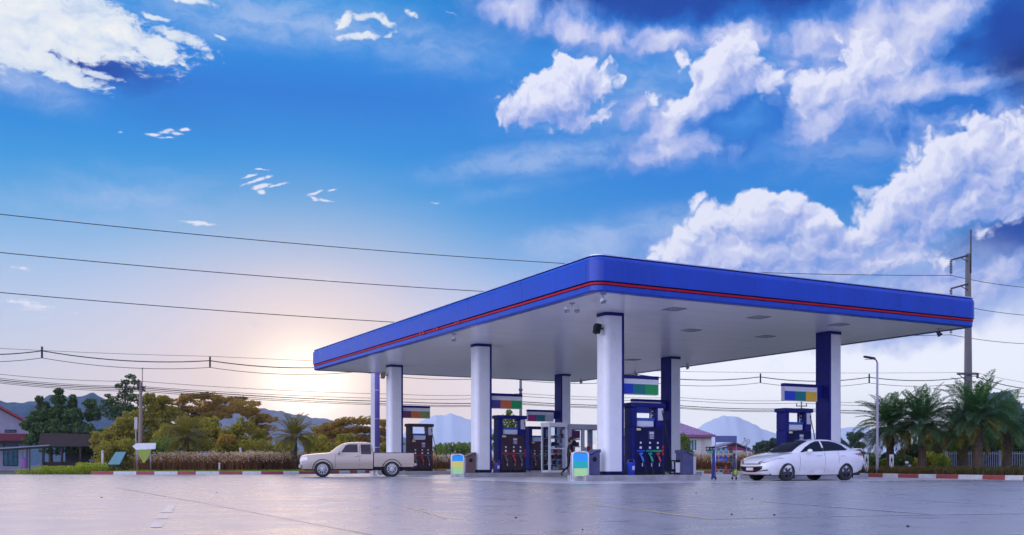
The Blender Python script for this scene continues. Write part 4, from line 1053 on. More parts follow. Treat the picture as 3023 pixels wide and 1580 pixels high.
for s in (-1, 1):
    Y = s * 1.5; axs = (0, -s, 0)
    pw = lambda pts: [(x, Y, z) for x, z in pts]
    patch(bv, pw([(1.66, 1.02), (2.52, 1.035), (2.52, 1.395), (2.36, 1.385), (2.10, 1.31), (1.86, 1.185)]), axs, 'window', win_dark, sedan)
    patch(bv, pw([(2.60, 1.037), (3.60, 1.075), (3.72, 1.13), (3.55, 1.255), (3.30, 1.345), (3.0, 1.392), (2.60, 1.398)]), axs, 'window', win_dark, sedan)
    patch(bv, pw([(1.56, .995), (1.62, .99), (3.74, 1.085), (3.80, 1.13), (3.74, 1.145), (3.62, 1.068), (1.70, 1.012), (1.9, 1.19), (1.86, 1.20)]), axs, 'window_trim', dark_trim, sedan, off=.004)
    for x0, x1, za, zb_ in ((1.42, 1.43, .36, .96), (2.555, 2.565, .28, 1.02), (3.20, 3.21, .62, 1.03)):
        patch(bv, pw([(x0, za), (x1, za), (x1 + .03, zb_), (x0 + .03, zb_)]), axs, 'door_seam', dark_trim, sedan, off=.003, cuts=3, thick=.002)
    for x in (2.30, 3.36):
        o = MB(); o.tube([(x - .10, s * .885, .885), (x - .07, s * .905, .89), (x + .07, s * .905, .895), (x + .10, s * .885, .895)], .016, 8); o.build('door_handle', white_car, sedan)
    # mirror
    o = MB(); o.ball((1.80, s * .945, 1.035), (.075, .115, .075), 14); o.box(1.80, 1.86, min(s * .80, s * .9), max(s * .80, s * .9), .99, 1.02); o.build('wing_mirror', white_car, sedan)
    # headlamp swept back round the corner, fog lamp, tail lamp
    patch(bv, [(-.6, s * .38, .605), (-.6, s * .66, .64), (-.6, s * .83, .785), (-.6, s * .79, .80), (-.6, s * .60, .735), (-.6, s * .42, .665)], (1, 0, 0), 'headlight', dark_trim, sedan, off=.012)
    h = patch(bv, [(-.6, s * .45, .63), (-.6, s * .66, .655), (-.6, s * .82, .782), (-.6, s * .785, .792), (-.6, s * .60, .727)], (1, 0, 0), 'headlight_lens', light_clear, sedan, off=.018)
    patch(bv, [(-.6, s * .42, .33), (-.6, s * .70, .36), (-.6, s * .72, .40), (-.6, s * .5, .365)], (1, 0, 0), 'fog_light', dark_trim, sedan, off=.010)
    patch(bv, [(5.2, s * .42, .90), (5.2, s * .78, .88), (5.2, s * .81, .99), (5.2, s * .45, 1.02)], (-1, 0, 0), 'tail_light', light_red, sedan, off=.012)
    patch(bv, [(4.14, Y, .92), (4.5, Y, .86), (4.48, Y, .99), (4.30, Y, 1.0)], axs, 'tail_light', light_red, sedan, off=.010)
patch(bv, [(-.6, -.58, .52), (-.6, -.56, .42), (-.6, -.38, .33), (-.6, -.2, .305), (-.6, .2, .305), (-.6, .38, .33), (-.6, .56, .42), (-.6, .58, .52), (-.6, .3, .50), (-.6, -.3, .50)], (1, 0, 0), 'grille', dark_trim, sedan, off=.012)
patch(bv, [(-.6, -.50, .575), (-.6, -.5, .60), (-.6, .5, .60), (-.6, .5, .575)], (1, 0, 0), 'grille_slot', dark_trim, sedan, off=.008)
pl = MB().box(-.045, -.03, -.20, .20, .355, .48).build('licence_plate', c_red, sedan, bevel=.004); MB().box(-.052, -.0455, -.175, .175, .372, .463).build('plate_face', plate_white, pl)
patch(bv, [(1.28, -.60, 2.4), (2.06, -.50, 2.4), (2.12, 0, 2.4), (2.06, .50, 2.4), (1.28, .60, 2.4), (1.2, 0, 2.4)], (0, 0, -1), 'windscreen', win_dark, sedan, cuts=4)
patch(bv, [(3.30, -.46, 2.4), (3.98, -.54, 2.4), (4.02, 0, 2.4), (3.98, .54, 2.4), (3.30, .46, 2.4), (3.26, 0, 2.4)], (0, 0, -1), 'rear_window', win_dark, sedan, cuts=4)
sp_ = MB(); sp_.loft([[Vector((x, y, z)) for x, z in ((4.26, 1.10), (4.50, 1.135), (4.52, 1.15), (4.28, 1.13))] for y in (-.62, -.3, .3, .62)], sm=False); sp_.build('spoiler', white_car, sedan)
MB().box(.25, 4.35, -.70, .70, .19, .55).build('underbody', int_dark, sedan)
for x in (.90, 3.56):
    for s in (-1, 1): wheel(sedan, x, s * .765, .318, .318, .215, s, 10, .72, twin=True)
mf = MB()
for x in (.62, 1.20, 3.28, 3.88): mf.box(x - .012, x + .012, -.84, -.80, .10, .24)
mf.build('mud_flap', black_plastic, sedan)

# ---- beige pickup, side on, facing left
th2 = R(12)
tx = (883 - CX) / F * 44.9
truck = thing('pickup_truck', 'beige extended cab pickup truck facing left in front of the far pumps', 'pickup', (tx + .12, 44.5, 0), th2)
xs = np.concatenate([[0, .03, .09], np.linspace(.2, 3.18, 30)])
zt = resample([(0, .78), (.03, .86), (.09, .94), (.3, .985), (.8, 1.03), (1.3, 1.07), (1.5, 1.09), (3.2, 1.09)], xs)
zb = resample([(0, .44), (.1, .36), (.5, .34), (3.2, .36)], xs)
hw = resample([(0, .62), (.03, .72), (.09, .79), (.3, .855), (.8, .885), (3.2, .89)], xs)
tb = MB().loft(body_loft(xs, zb, zt, hw, shoulder=.08)).build('body', beige_car, truck)
cabx = np.linspace(1.26, 3.20, 26)
cz = resample([(1.26, 1.06), (1.45, 1.20), (1.65, 1.35), (1.85, 1.47), (2.0, 1.52), (2.3, 1.555), (2.7, 1.56), (3.0, 1.545), (3.10, 1.51), (3.16, 1.42), (3.20, 1.25)], cabx)
cwb = np.full(26, .80); cwt = resample([(1.26, .66), (1.9, .63), (3.2, .63)], cabx)
secs = []
for x, z, wb, wt in zip(cabx, cz, cwb, cwt):
    base = 1.0; h = z - base; half = [(wb, base)]
    for k in range(1, 7):
        q = k / 7.0; half.append((wb + (wt - wb) * (q ** 1.2), base + h * .93 * q))
    half += [(wt - .03 * min(1, h * 3), base + h * .97), (wt - .12, base + h * .995), (wt * .5, z + .01), (0.001, z + .015)]
    secs.append([Vector((x, -y, zz)) for y, zz in half] + [Vector((x, y, zz)) for y, zz in reversed(half)])
tcab = MB().loft(secs).build('cab', beige_car, truck)
bed = MB().loft([[Vector((x, -y, z)) for y, z in hb] + [Vector((x, y, z)) for y, z in reversed(hb)] for x, hb in
    ((3.225, [(.60, .44), (.85, .46), (.885, .6), (.885, .95), (.87, 1.075), (.86, 1.085)]), (4.9, [(.60, .44), (.85, .46), (.885, .6), (.885, .95), (.87, 1.075), (.86, 1.085)]), (5.0, [(.60, .46), (.84, .48), (.875, .6), (.875, .95), (.86, 1.07), (.85, 1.08)]))], sm=False).build('cargo_bed', beige_car, truck)
bi = MB().box(3.30, 4.93, -.80, .80, .62, 1.3).build('cutter', int_dark)
bool_cut(tb, [cutter(.98, .36, .42, -1.1, -.5), cutter(.98, .36, .42, .5, 1.1)])
bool_cut(bed, [cutter(4.02, .36, .42, -1.1, -.5), cutter(4.02, .36, .42, .5, 1.1), bi])
for o in (tb, bed):
    for p in o.data.polygons: p.use_smooth = True
    smooth_by_angle(o, 30)
smooth_by_angle(tcab, 45)
bv = bvh_of([tb, tcab, bed])
for s in (-1, 1):
    Y = s * 1.5; axs = (0, -s, 0); pw = lambda pts: [(x, Y, z) for x, z in pts]
    patch(bv, pw([(1.78, 1.10), (2.52, 1.10), (2.50, 1.46), (2.12, 1.46), (1.98, 1.40)]), axs, 'window', win_brown, truck)
    patch(bv, pw([(2.66, 1.02), (3.10, 1.02), (3.08, 1.46), (2.64, 1.46)]), axs, 'window', win_brown, truck)
    for x0, za, zc in ((1.52, .42, 1.05), (2.59, .42, 1.48)):
        patch(bv, pw([(x0, za), (x0 + .012, za), (x0 + .012, zc), (x0, zc)]), axs, 'door_seam', dark_trim, truck, off=.003, thick=.002)
    patch(bv, pw([(1.45, .58), (4.9, .58), (4.9, .60), (1.45, .60)]), axs, 'body_crease', mat('crease_beige', (.42, .34, .28), .4), truck, off=.006, thick=.003)
    o = MB(); o.tube([(2.36, s * .895, .94), (2.39, s * .915, .945), (2.50, s * .915, .945), (2.53, s * .895, .945)], .016, 8); o.build('door_handle', chrome, truck)
    o = MB(); o.ball((1.66, s * .97, 1.10), (.06, .12, .085), 12); o.box(1.66, 1.72, min(s * .80, s * .92), max(s * .80, s * .92), 1.05, 1.08); o.build('wing_mirror', beige_car, truck)
    patch(bv, [(-.6, s * .46, .70), (-.6, s * .76, .70), (-.6, s * .84, .90), (-.6, s * .46, .86)], (1, 0, 0), 'headlight', light_clear, truck, off=.012)
    patch(bv, [(.08, Y, .72), (.34, Y, .76), (.30, Y, .90), (.12, Y, .88)], axs, 'headlight', light_clear, truck, off=.010)
    MB().box(5.0, 5.015, min(s * .70, s * .86), max(s * .70, s * .86), .68, 1.0).build('tail_light', light_red, truck, bevel=.004)
    o = MB()
    for k in range(15):
        a = R(8 + 164 * k / 14); o.v  # arch lip
    pth = [(.98 + .43 * math.cos(R(a)), s * .893, .36 + .43 * math.sin(R(a))) for a in range(0, 181, 12)]; MB().tube(pth, .018, 6).build('wheel_arch', dark_trim, truck)
    pth = [(4.02 + .43 * math.cos(R(a)), s * .885, .36 + .43 * math.sin(R(a))) for a in range(5, 176, 12)]; MB().tube(pth, .018, 6).build('wheel_arch', dark_trim, truck)
patch(bv, [(-.6, -.42, .66), (-.6, -.42, .86), (-.6, .42, .86), (-.6, .42, .66)], (1, 0, 0), 'grille', dark_trim, truck, off=.012)
patch(bv, [(1.40, -.60, 2.4), (1.90, -.55, 2.4), (1.94, 0, 2.4), (1.90, .55, 2.4), (1.40, .60, 2.4), (1.34, 0, 2.4)], (0, 0, -1), 'windscreen', win_dark, truck, cuts=4)
MB().box(-.05, .05, -.80, .80, .40, .56).build('front_bumper', beige_car, truck, bevel=.03); MB().box(5.02, 5.12, -.75, .75, .50, .62).build('rear_bumper', steel, truck, bevel=.02)
MB().box(.2, 4.95, -.60, .60, .30, .62).build('chassis', int_dark, truck)
MB().box(3.23, 3.28, -.72, .72, 1.086, 1.12).build('bed_rail', dark_trim, truck)
mb = MB()
for s in (-1, 1): mb.box(3.24, 4.98, min(s * .80, s * .885), max(s * .80, s * .885), 1.082, 1.10)
mb.build('bed_rail', dark_trim, truck)
for x in (.98, 4.02):
    for s in (-1, 1): wheel(truck, x, s * .775, .36, .36, .235, s, 10, .64, rm=rim_bright)

# ------------------------------------------------------------------ person walking past the kiosk
skin_m = mat('skin', (.35, .19, .13), .55, var=.06); hair_m = mat('hair', (.012, .010, .012), .6, var=.2)
cloth_m = mat('clothes_dark', (.030, .018, .030), .85, var=.2, bump=.2); trouser_m = mat('trousers_dark', (.022, .018, .030), .85, var=.2); shoe_m = mat('shoes_dark', (.012, .01, .012), .5)
def skinned(name, verts, edges, m, parent, sub=2):
    me = bpy.data.meshes.new(name); me.from_pydata([v[0] for v in verts], edges, [])
    o = bpy.data.objects.new(name, me); link(o, parent)
    sk = o.modifiers.new('skin', 'SKIN'); sk.use_smooth_shade = True
    for i, v in enumerate(verts):
        r = v[1] if isinstance(v[1], tuple) else (v[1], v[1]); me.skin_vertices[0].data[i].radius = r; me.skin_vertices[0].data[i].use_root = (i == 0)
    sb = o.modifiers.new('subsurf', 'SUBSURF'); sb.levels = sub; sb.render_levels = sub
    bpy.context.view_layer.update()
    me2 = bpy.data.meshes.new_from_object(o.evaluated_get(bpy.context.evaluated_depsgraph_get()))
    o.modifiers.clear(); o.data = me2; me2.materials.clear()
    for mm in (m if isinstance(m, list) else [m]): me2.materials.append(mm)
    for p in me2.polygons: p.use_smooth = True
    return o
pp = W(1682, 44.5, 0)
per = thing('person', 'person in dark short sleeved shirt and dark trousers walking right past the kiosk', 'person', pp, R(-12))
# local +x is the walking direction
V_ = [((0, 0, .93), (.115, .15)),                                   # 0 pelvis
      ((.005, 0, 1.08), (.105, .14)), ((.015, 0, 1.24), (.11, .155)), ((.02, 0, 1.37), (.10, .165)), ((.03, 0, 1.45), (.06, .07)), ((.045, 0, 1.52), (.05, .052)), ((.06, 0, 1.58), (.055, .055)),   # 1-6 spine, neck
      ((.02, .085, .86), .085), ((.13, .085, .52), .058), ((.10, .085, .46), .056), ((.10, .085, .12), .038), ((.13, .085, .06), .042), ((.25, .085, .035), .032),    # 7-12 left leg forward
      ((-.03, -.085, .86), .085), ((-.05, -.085, .50), .058), ((-.08, -.085, .45), .055), ((-.34, -.085, .20), .038), ((-.38, -.085, .15), .042), ((-.30, -.085, .06), .03),   # 13-18 right leg trailing
      ((.01, .19, 1.38), .055), ((-.06, .225, 1.13), .042), ((-.04, .225, 1.09), .040), ((.07, .22, .90), .028), ((.09, .215, .86), .026),     # 19-23 left arm
      ((.01, -.19, 1.38), .055), ((.07, -.225, 1.13), .042), ((.09, -.225, 1.10), .040), ((.27, -.20, 1.02), .028), ((.31, -.195, 1.01), .026)]   # 24-28 right arm
E_ = [(0, 1), (1, 2), (2, 3), (3, 4), (4, 5), (5, 6), (0, 7), (7, 8), (8, 9), (9, 10), (10, 11), (11, 12), (0, 13), (13, 14), (14, 15), (15, 16), (16, 17), (17, 18), (3, 19), (19, 20), (20, 21), (21, 22), (22, 23), (3, 24), (24, 25), (25, 26), (26, 27), (27, 28)]
bo = skinned('body', V_, E_, [cloth_m, trouser_m, skin_m, shoe_m], per)
for p in bo.data.polygons:
    c = p.center; arm = abs(c.y) > .165 and c.z < 1.22 and c.z > .8
    p.material_index = 3 if c.z < .10 or (c.x < -.27 and c.z < .19) else 2 if (arm or c.z > 1.47) else 1 if c.z < .98 else 0
def hand(wrist, d, down, side):
    mb = MB(); w = Vector(wrist); d = Vector(d).normalized(); dn = Vector(down).normalized(); sv = d.cross(dn).normalized() * side
    mb.loft([[w + d * t + sv * a * wd + dn * b * .013 for a, b in ((-1, -1), (1, -1), (1, 1), (-1, 1))] for t, wd in ((0, .024), (.04, .038), (.085, .040))], sm=True)
    for k, ln in enumerate((.062, .072, .068, .052)):
        p0 = w + d * .083 + sv * (-.03 + .02 * k); mb.tube([p0, p0 + d * ln * .5 + dn * .008, p0 + d * ln * .85 + dn * .028], [.0085, .008, .006], 6)
    p0 = w + d * .03 + sv * -.034; mb.tube([p0, p0 + d * .03 - sv * .022 + dn * .01, p0 + d * .06 - sv * .026 + dn * .02], [.011, .0095, .007], 6)
    return mb
hand((.09, .215, .86), (.25, 0, -1), (1, 0, .1), 1).build('hand', skin_m, bo); hand((.31, -.195, 1.01), (1, .05, -.15), (0, 0, -1), -1).build('hand', skin_m, bo)
hd = MB(); hd.ball((.075, 0, 1.665), (.092, .076, .118), 18); hd.ball((.10, 0, 1.60), (.065, .056, .055), 14)
hd.loft([[Vector((x, y, z)) for x, y, z in ((.160, -.016, 1.625), (.160, .016, 1.625), (.150, .010, 1.675), (.150, -.010, 1.675))], [Vector((x, y, z)) for x, y, z in ((.186, -.008, 1.63), (.186, .008, 1.63), (.166, .006, 1.672), (.166, -.006, 1.672))]], sm=True)
for s in (-1, 1): hd.ball((.065, s * .077, 1.645), (.022, .010, .033), 8)
hd.build('head', skin_m, bo)
e = MB()
for s in (-1, 1): e.ball((.150, s * .030, 1.668), (.011, .014, .008), 8)
e.build('eyes', hair_m, bo); MB().ball((.158, 0, 1.592), (.010, .024, .006), 8).build('mouth', mat('lips', (.28, .10, .09), .5), bo)
hr = MB(); hr.ball((.052, 0, 1.695), (.108, .092, .112), 18); hr.ball((-.005, 0, 1.64), (.075, .082, .105), 14); hr.build('hair', hair_m, per)

# ------------------------------------------------------------------ vegetation
bark = mat('bark', (.09, .06, .045), .9, var=.3, vscale=6, bump=.5, bscale=12, streak=True)
palm_bark = mat('palm_bark', (.11, .075, .05), .9, var=.35, vscale=9, bump=.8, bscale=14)
lf_dark = leaf_mat('leaf_dark', (.035, .075, .025), (.09, .16, .045), .25)
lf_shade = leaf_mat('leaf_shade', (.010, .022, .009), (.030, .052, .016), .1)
lf_mid = leaf_mat('leaf_mid', (.075, .14, .026), (.19, .26, .05), .4)
lf_olive = leaf_mat('leaf_olive', (.15, .16, .025), (.34, .30, .055), .5)  # golden cast of the low sun partly put into the olive colour
lf_rain = leaf_mat('leaf_rain', (.19, .13, .026), (.38, .25, .05), .5)  # warm backlight painted into the crown's leaf colour
lf_bright = leaf_mat('leaf_bright', (.17, .25, .02), (.40, .46, .04), .35)
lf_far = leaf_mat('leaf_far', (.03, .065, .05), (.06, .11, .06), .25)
lf_yellow = leaf_mat('leaf_yellow', (.22, .22, .02), (.45, .40, .05), .35)
lf_palm = leaf_mat('leaf_palm', (.030, .088, .038), (.075, .165, .062), .34, .4)
lf_palm_warm = leaf_mat('leaf_palm_warm', (0.1, 0.11, 0.022), (0.21, 0.18, 0.04), .45, .45)
lf_dry = leaf_mat('leaf_dry', (.075, .085, .02), (.22, .185, .03), .35, .6, (.36, .24, .04))
grass_red = leaf_mat('grass_red', (0.1, 0.045, 0.022), (0.21, 0.1, 0.045), .35, .7)
grass_head = leaf_mat('grass_head', (.36, .26, .22), (.58, .47, .42), .45, .8)
grass_green = leaf_mat('grass_green', (.09, .14, .015), (.24, .30, .03), .35)
cover_mat = leaf_mat('cover_leaf', (.05, .045, .016), (.15, .105, .03), .3, .6, (.24, .15, .05))
cover_green = leaf_mat('cover_green', (.03, .05, .015), (.07, .09, .025), .3, .6)

DENS = 2.1
def leaves(rs, centers, size, aspect=.5, droop=.2, up=.6):
    """leaf shaped quads at the given centres; returns vertices and faces"""
    c = np.asarray(centers); n = len(c)
    d = rs.normal(size=(n, 3)); d[:, 2] -= droop; d /= np.linalg.norm(d, axis=1, keepdims=True)
    nn = rs.normal(size=(n, 3)); nn[:, 2] += up; s = np.cross(d, nn); s /= np.linalg.norm(s, axis=1, keepdims=True) + 1e-9
    L = size * rs.uniform(.6, 1.3, (n, 1)); w = L * aspect
    up_ = np.cross(s, d)
    v = np.stack([c - d * L * .5, c + s * w * .5 + up_ * L * .06, c + d * L * .5 - np.array([0, 0, 1]) * L * .1, c - s * w * .5 + up_ * L * .06], 1).reshape(-1, 3)
    f = np.arange(4 * n).reshape(n, 4)
    return v, f
def clump_points(rs, clumps, per_area=1.0, shell=.75):
    pts = []
    for (x, y, z, rx, ry, rz, n) in clumps:
        u = rs.normal(size=(n, 3)); u /= np.linalg.norm(u, axis=1, keepdims=True)
        r = rs.uniform(0, 1, (n, 1)) ** (1 / 3.0); r = shell + (1 - shell) * r if False else np.where(rs.uniform(size=(n, 1)) < shell, .75 + .25 * r, r)
        k = 1 + .18 * np.sin(u[:, :1] * 7 + x * 3) + .14 * np.cos(u[:, 2:3] * 9 + y)
        pts.append(np.array([x, y, z]) + u * r * k * np.array([rx, ry, rz]))
    return np.concatenate(pts)
def trunk_mesh(root, rs, h, r0, limbs, lean=(0, 0), m=bark, name='trunk'):
    mb = MB(); top = Vector((lean[0], lean[1], h))
    pts = [Vector((0, 0, -.1)), Vector((lean[0] * .15 + rs.uniform(-.05, .05), lean[1] * .15, h * .33)), Vector((lean[0] * .5 + rs.uniform(-.08, .08), lean[1] * .5, h * .66)), top]
    mb.tube(pts, [r0 * 1.25, r0, r0 * .8, r0 * .5], 9)
    for (x, y, z) in limbs:
        e = Vector((x, y, z)); st = pts[1].lerp(top, rs.uniform(.1, .9)); mid = st.lerp(e, .5) + Vector((0, 0, (e - st).length * .10))
        mb.tube([st, mid, e], [r0 * .45, r0 * .28, r0 * .1], 6)
        for _ in range(2):
            e2 = e + Vector((rs.uniform(-1, 1), rs.uniform(-1, 1), rs.uniform(-.4, .2))) * min(.45, (e - st).length * .14); mb.tube([mid.lerp(e, .6), e2], [r0 * .16, r0 * .05], 5)
    return mb.build(name, m, root)
def tree(name, label, loc, clumps, leaf, lsize, th, r0, seed, cat='tree', group=None, aspect=.5, shell=.8, up=.6):
    rs = np.random.RandomState(seed); t = thing(name, label, cat, loc, 0, group)
    p = clump_points(rs, [c[:6] + (int(c[6] * DENS),) for c in clumps], shell=shell); v, f = leaves(rs, p, lsize * .84, aspect, up=up)
    fast_mesh('crown', v, f, leaf, t)
    if th: trunk_mesh(t, rs, th, r0, [(c[0], c[1], c[2]) for c in clumps[:9]])
    return t
def blob_clumps(rs, w, h0, h1, d, k, n, rmin=.16, rmax=.3, top=1.0):
    """k clumps spread through a crown w wide, d deep, from h0 to h1; rounded at the top"""
    out = []
    for i in range(k):
        a = rs.uniform(-1, 1); zt = math.sqrt(max(0, 1 - abs(a) ** 2.2)) ; z = h0 + (h1 - h0) * (rs.uniform(.0, 1) ** .8) * (.35 + .65 * zt)
        r = rs.uniform(rmin, rmax) * w * .5; out.append((a * w * .5 * .82, rs.uniform(-.45, .45) * d, min(z, h1 - r * .5), r, r, r * rs.uniform(.55, .85), n))
    return out
def at(px, D): p = W(px, D, 0); return (p.x, p.y, 0)
def S(D): return D / F
rs = np.random.RandomState(11)

# left group, from the house to the canopy
D = 82; k = D / F
cl = [((x - 150) * k, dy, ZY(y, D), r * k, r * k, r * k * .8, n) for x, y, r, dy, n in
      ((110, 1235, 26, 0, 420), (118, 1200, 18, .5, 280), (115, 1178, 10, 0, 110), (95, 1255, 20, -.5, 260), (150, 1225, 28, .4, 420), (172, 1180, 18, 0, 280), (174, 1156, 11, 0, 150), (185, 1215, 26, 0, 380), (208, 1190, 14, .4, 170), (215, 1172, 8, 0, 70),
       (225, 1230, 28, -.4, 380), (258, 1190, 16, .4, 170), (265, 1222, 24, .5, 280), (130, 1275, 34, -.4, 500), (190, 1270, 36, -.6, 520), (250, 1275, 34, -.5, 450), (100, 1300, 26, 0, 300), (160, 1310, 40, 0, 420), (235, 1310, 40, 0, 420), (290, 1290, 30, 0, 320))]
tree('broadleaf_tree', 'dark uneven broadleaf tree behind the brown shed', at(150, D), cl, lf_dark, .34, 4.2, .16, 21, group='trees along the left verge')
D = 86; k = D / F
cl = [((x - 370) * k, dy, ZY(y, D), r * k, r * k, r * k * .55, n) for x, y, r, dy, n in
      ((385, 1112, 13, 0, 60), (368, 1128, 14, .2, 60), (400, 1128, 14, 0, 60), (355, 1140, 12, -.3, 50), (412, 1146, 14, .3, 60), (380, 1150, 18, 0, 80), (360, 1165, 18, .2, 80), (335, 1180, 20, 0, 100), (395, 1175, 22, -.2, 130), (312, 1188, 16, .3, 80), (318, 1168, 9, 0, 35), (340, 1200, 26, .2, 150),
       (300, 1205, 18, 0, 90), (370, 1205, 30, 0, 220), (330, 1225, 26, .3, 170), (400, 1215, 24, 0, 180), (420, 1190, 18, 0, 100))]
tree('airy_tree', 'tall airy tree with sparse leaves at its top, left of the thin wooden pole', at(370, D), cl, lf_dark, .27, 7.6, .12, 22, group='trees along the left verge', shell=.5)
D = 78; k = D / F
cl = [((x - 400) * k, dy, ZY(y, D), r * k, r * k, r * k * .75, n) for x, y, r, dy, n in
      ((300, 1300, 34, 0, 420), (335, 1280, 30, .3, 400), (365, 1255, 30, 0, 400), (400, 1240, 34, -.3, 460), (435, 1225, 34, 0, 460), (460, 1200, 26, .3, 360), (440, 1175, 18, 0, 200), (482, 1180, 16, 0, 170), (470, 1240, 36, 0, 460), (430, 1275, 44, -.3, 560), (370, 1300, 40, 0, 480), (490, 1280, 44, 0, 520), (450, 1315, 44, 0, 460), (505, 1215, 22, .3, 260))]
tree('bushy_tree', 'olive green bushy tree behind the white arrow sign', at(400, D), cl, lf_olive, .30, 3.4, .14, 23, group='trees along the left verge')
D = 100; k = D / F; rs = np.random.RandomState(31)
cl = []
for x in range(455, 800, 15):
    q = (x - 620) / 185.0; top = 1166 + 24 * q * q + (110 * max(0, abs(q) - .55) if q > 0 else 40 * max(0, abs(q) - .6))
    for j in range(3):
        y = top + j * 26 + rs.uniform(-5, 8)
        if j == 2 and rs.rand() < .35: continue
        r = rs.uniform(15, 24); cl.append(((x - 640) * k + rs.uniform(-.2, .2), rs.uniform(-2.5, 2.5), ZY(y + r * .5, D), r * k * 1.15, r * k * 1.3, r * k * .42, 150))
for x, y, r in ((765, 1262, 16), (778, 1280, 14), (790, 1295, 12), (750, 1245, 18), (770, 1310, 14), (735, 1270, 18)): cl.append(((x - 640) * k, 0, ZY(y, D), r * k, r * k, r * k * .5, 130))
tree('rain_tree', 'wide spreading rain tree with a flat domed orange-brown crown left of the sun', at(640, D), cl, lf_rain, .30, 4.6, .30, 24, group='trees along the left verge')
D = 74; k = D / F; rs = np.random.RandomState(32)
for i, (x0, x1, yt, lab, lm, sd0) in enumerate(((470, 640, 1235, 'olive bushes under the left part of the rain tree', lf_olive, 41), (615, 800, 1248, 'yellow green bush with upright shoots under the right end of the rain tree', lf_olive, 42))):
    cl = []
    for _ in range(16):
        x = rs.uniform(x0, x1); y = rs.uniform(yt + 12, 1330); r = rs.uniform(18, 30); cl.append(((x - (x0 + x1) / 2) * k, rs.uniform(-1, 1), ZY(y, D), r * k, r * k, r * k * .8, 230))
    if i: cl += [((712 - (x0 + x1) / 2) * k, 0, ZY(1255, D), 12 * k, 12 * k, 26 * k, 170), ((740 - (x0 + x1) / 2) * k, 0, ZY(1262, D), 11 * k, 11 * k, 24 * k, 160)]
    tree('shrub', lab, at((x0 + x1) / 2, D), cl, lm, .26, 1.6, .08, sd0, 'shrub')
for i, (x0, x1, yt, lab, lm_) in enumerate(((290, 420, 1300, 'dark olive shrub low behind the arrow sign', lf_olive), (400, 540, 1290, 'rounded olive shrub between the arrow sign and the squat palm', lf_mid), (540, 690, 1285, 'reddish olive shrub low behind the grass plumes right of the squat palm', lf_rain), (660, 800, 1300, 'low olive shrub behind the grass plumes under the right end of the rain tree', lf_olive), (790, 930, 1300, 'low yellow olive shrub behind the palm left of the pickup', lf_olive))):
    D = 71.5; k = D / F; rs = np.random.RandomState(140 + i)
    cl = [((rs.uniform(x0, x1) - (x0 + x1) / 2) * k, rs.uniform(-.6, .6), ZY(rs.uniform(yt + 16, 1385), D), 24 * k, 24 * k, 20 * k, 170) for _ in range(15)]
    tree('shrub', lab, at((x0 + x1) / 2, D), cl, lm_, .25, .9, .06, 150 + i, 'shrub')
D = 96; k = D / F; rs = np.random.RandomState(33); cl = []
for x in range(905, 1160, 15):
    top = 1232 + .0030 * (x - 1075) ** 2 * .6
    for j in range(3):
        if j and rs.rand() < .2: continue
        r = rs.uniform(14, 22); cl.append(((x - 1040) * k, rs.uniform(-2, 2), ZY(top + 10 + j * 26, D), r * k * 1.2, r * k, r * k * .5, 150))
tree('rain_tree', 'low spreading tree with light gaps behind the cab of the pickup', at(1040, D), cl, lf_rain, .30, 3.4, .25, 25, group='trees along the left verge')
D = 70; k = D / F; rs = np.random.RandomState(34)
cl = [((rs.uniform(905, 1170) - 1040) * k, rs.uniform(-.8, .8), ZY(rs.uniform(1300, 1345), D), 26 * k, 26 * k, 24 * k, 260) for _ in range(15)]
tree('shrub', 'yellow olive shrubs behind the roof of the pickup', at(1040, D), cl, lf_olive, .26, 1.0, .08, 43, 'shrub')
D = 76; k = D / F
cl = [((x - 1503) * k, dy, ZY(y, D), r * k, r * k, r * k * .9, n) for x, y, r, dy, n in ((1503, 1218, 9, 0, 60), (1490, 1235, 12, .2, 80), (1515, 1238, 14, 0, 110), (1500, 1255, 18, 0, 170), (1520, 1265, 16, .2, 140), (1485, 1270, 15, 0, 120), (1505, 1290, 20, 0, 180), (1462, 1290, 12, 0, 90), (1465, 1320, 16, 0, 120))]
tree('young_tree', 'slim green tree seen through the window of the second left pump', at(1503, D), cl, lf_mid, .24, 3.5, .08, 26)
D = 110; k = D / F; rs = np.random.RandomState(35)
cl = [((rs.uniform(1260, 1400) - 1330) * k, rs.uniform(-2, 2), ZY(rs.uniform(1318, 1350), D), 18 * k, 18 * k, 14 * k, 150) for _ in range(14)]
tree('shrub', 'distant green bushes between the pump behind the pickup and the second left column', at(1330, D), cl, lf_mid, .32, 1.2, .1, 44, 'shrub')
D = 78; k = D / F
cl = [((x - 2020) * k, 0, ZY(y, D), r * k, r * k, r * k, n) for x, y, r, n in ((2012, 1292, 14, 150), (2022, 1305, 16, 190), (2015, 1325, 20, 250), (2030, 1338, 16, 160), (2005, 1345, 18, 160))]
tree('young_tree', 'round green tree in front of the purple roofed house', at(2020, D), cl, lf_mid, .22, 1.6, .07, 27)
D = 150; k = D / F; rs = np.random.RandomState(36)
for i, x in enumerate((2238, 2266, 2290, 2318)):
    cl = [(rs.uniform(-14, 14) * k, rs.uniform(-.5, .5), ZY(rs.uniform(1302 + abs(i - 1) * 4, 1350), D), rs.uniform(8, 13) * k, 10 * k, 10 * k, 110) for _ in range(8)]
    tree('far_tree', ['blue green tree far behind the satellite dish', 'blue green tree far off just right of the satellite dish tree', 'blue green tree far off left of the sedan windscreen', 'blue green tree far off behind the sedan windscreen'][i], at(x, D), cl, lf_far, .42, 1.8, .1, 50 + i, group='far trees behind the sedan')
D = 105; k = D / F
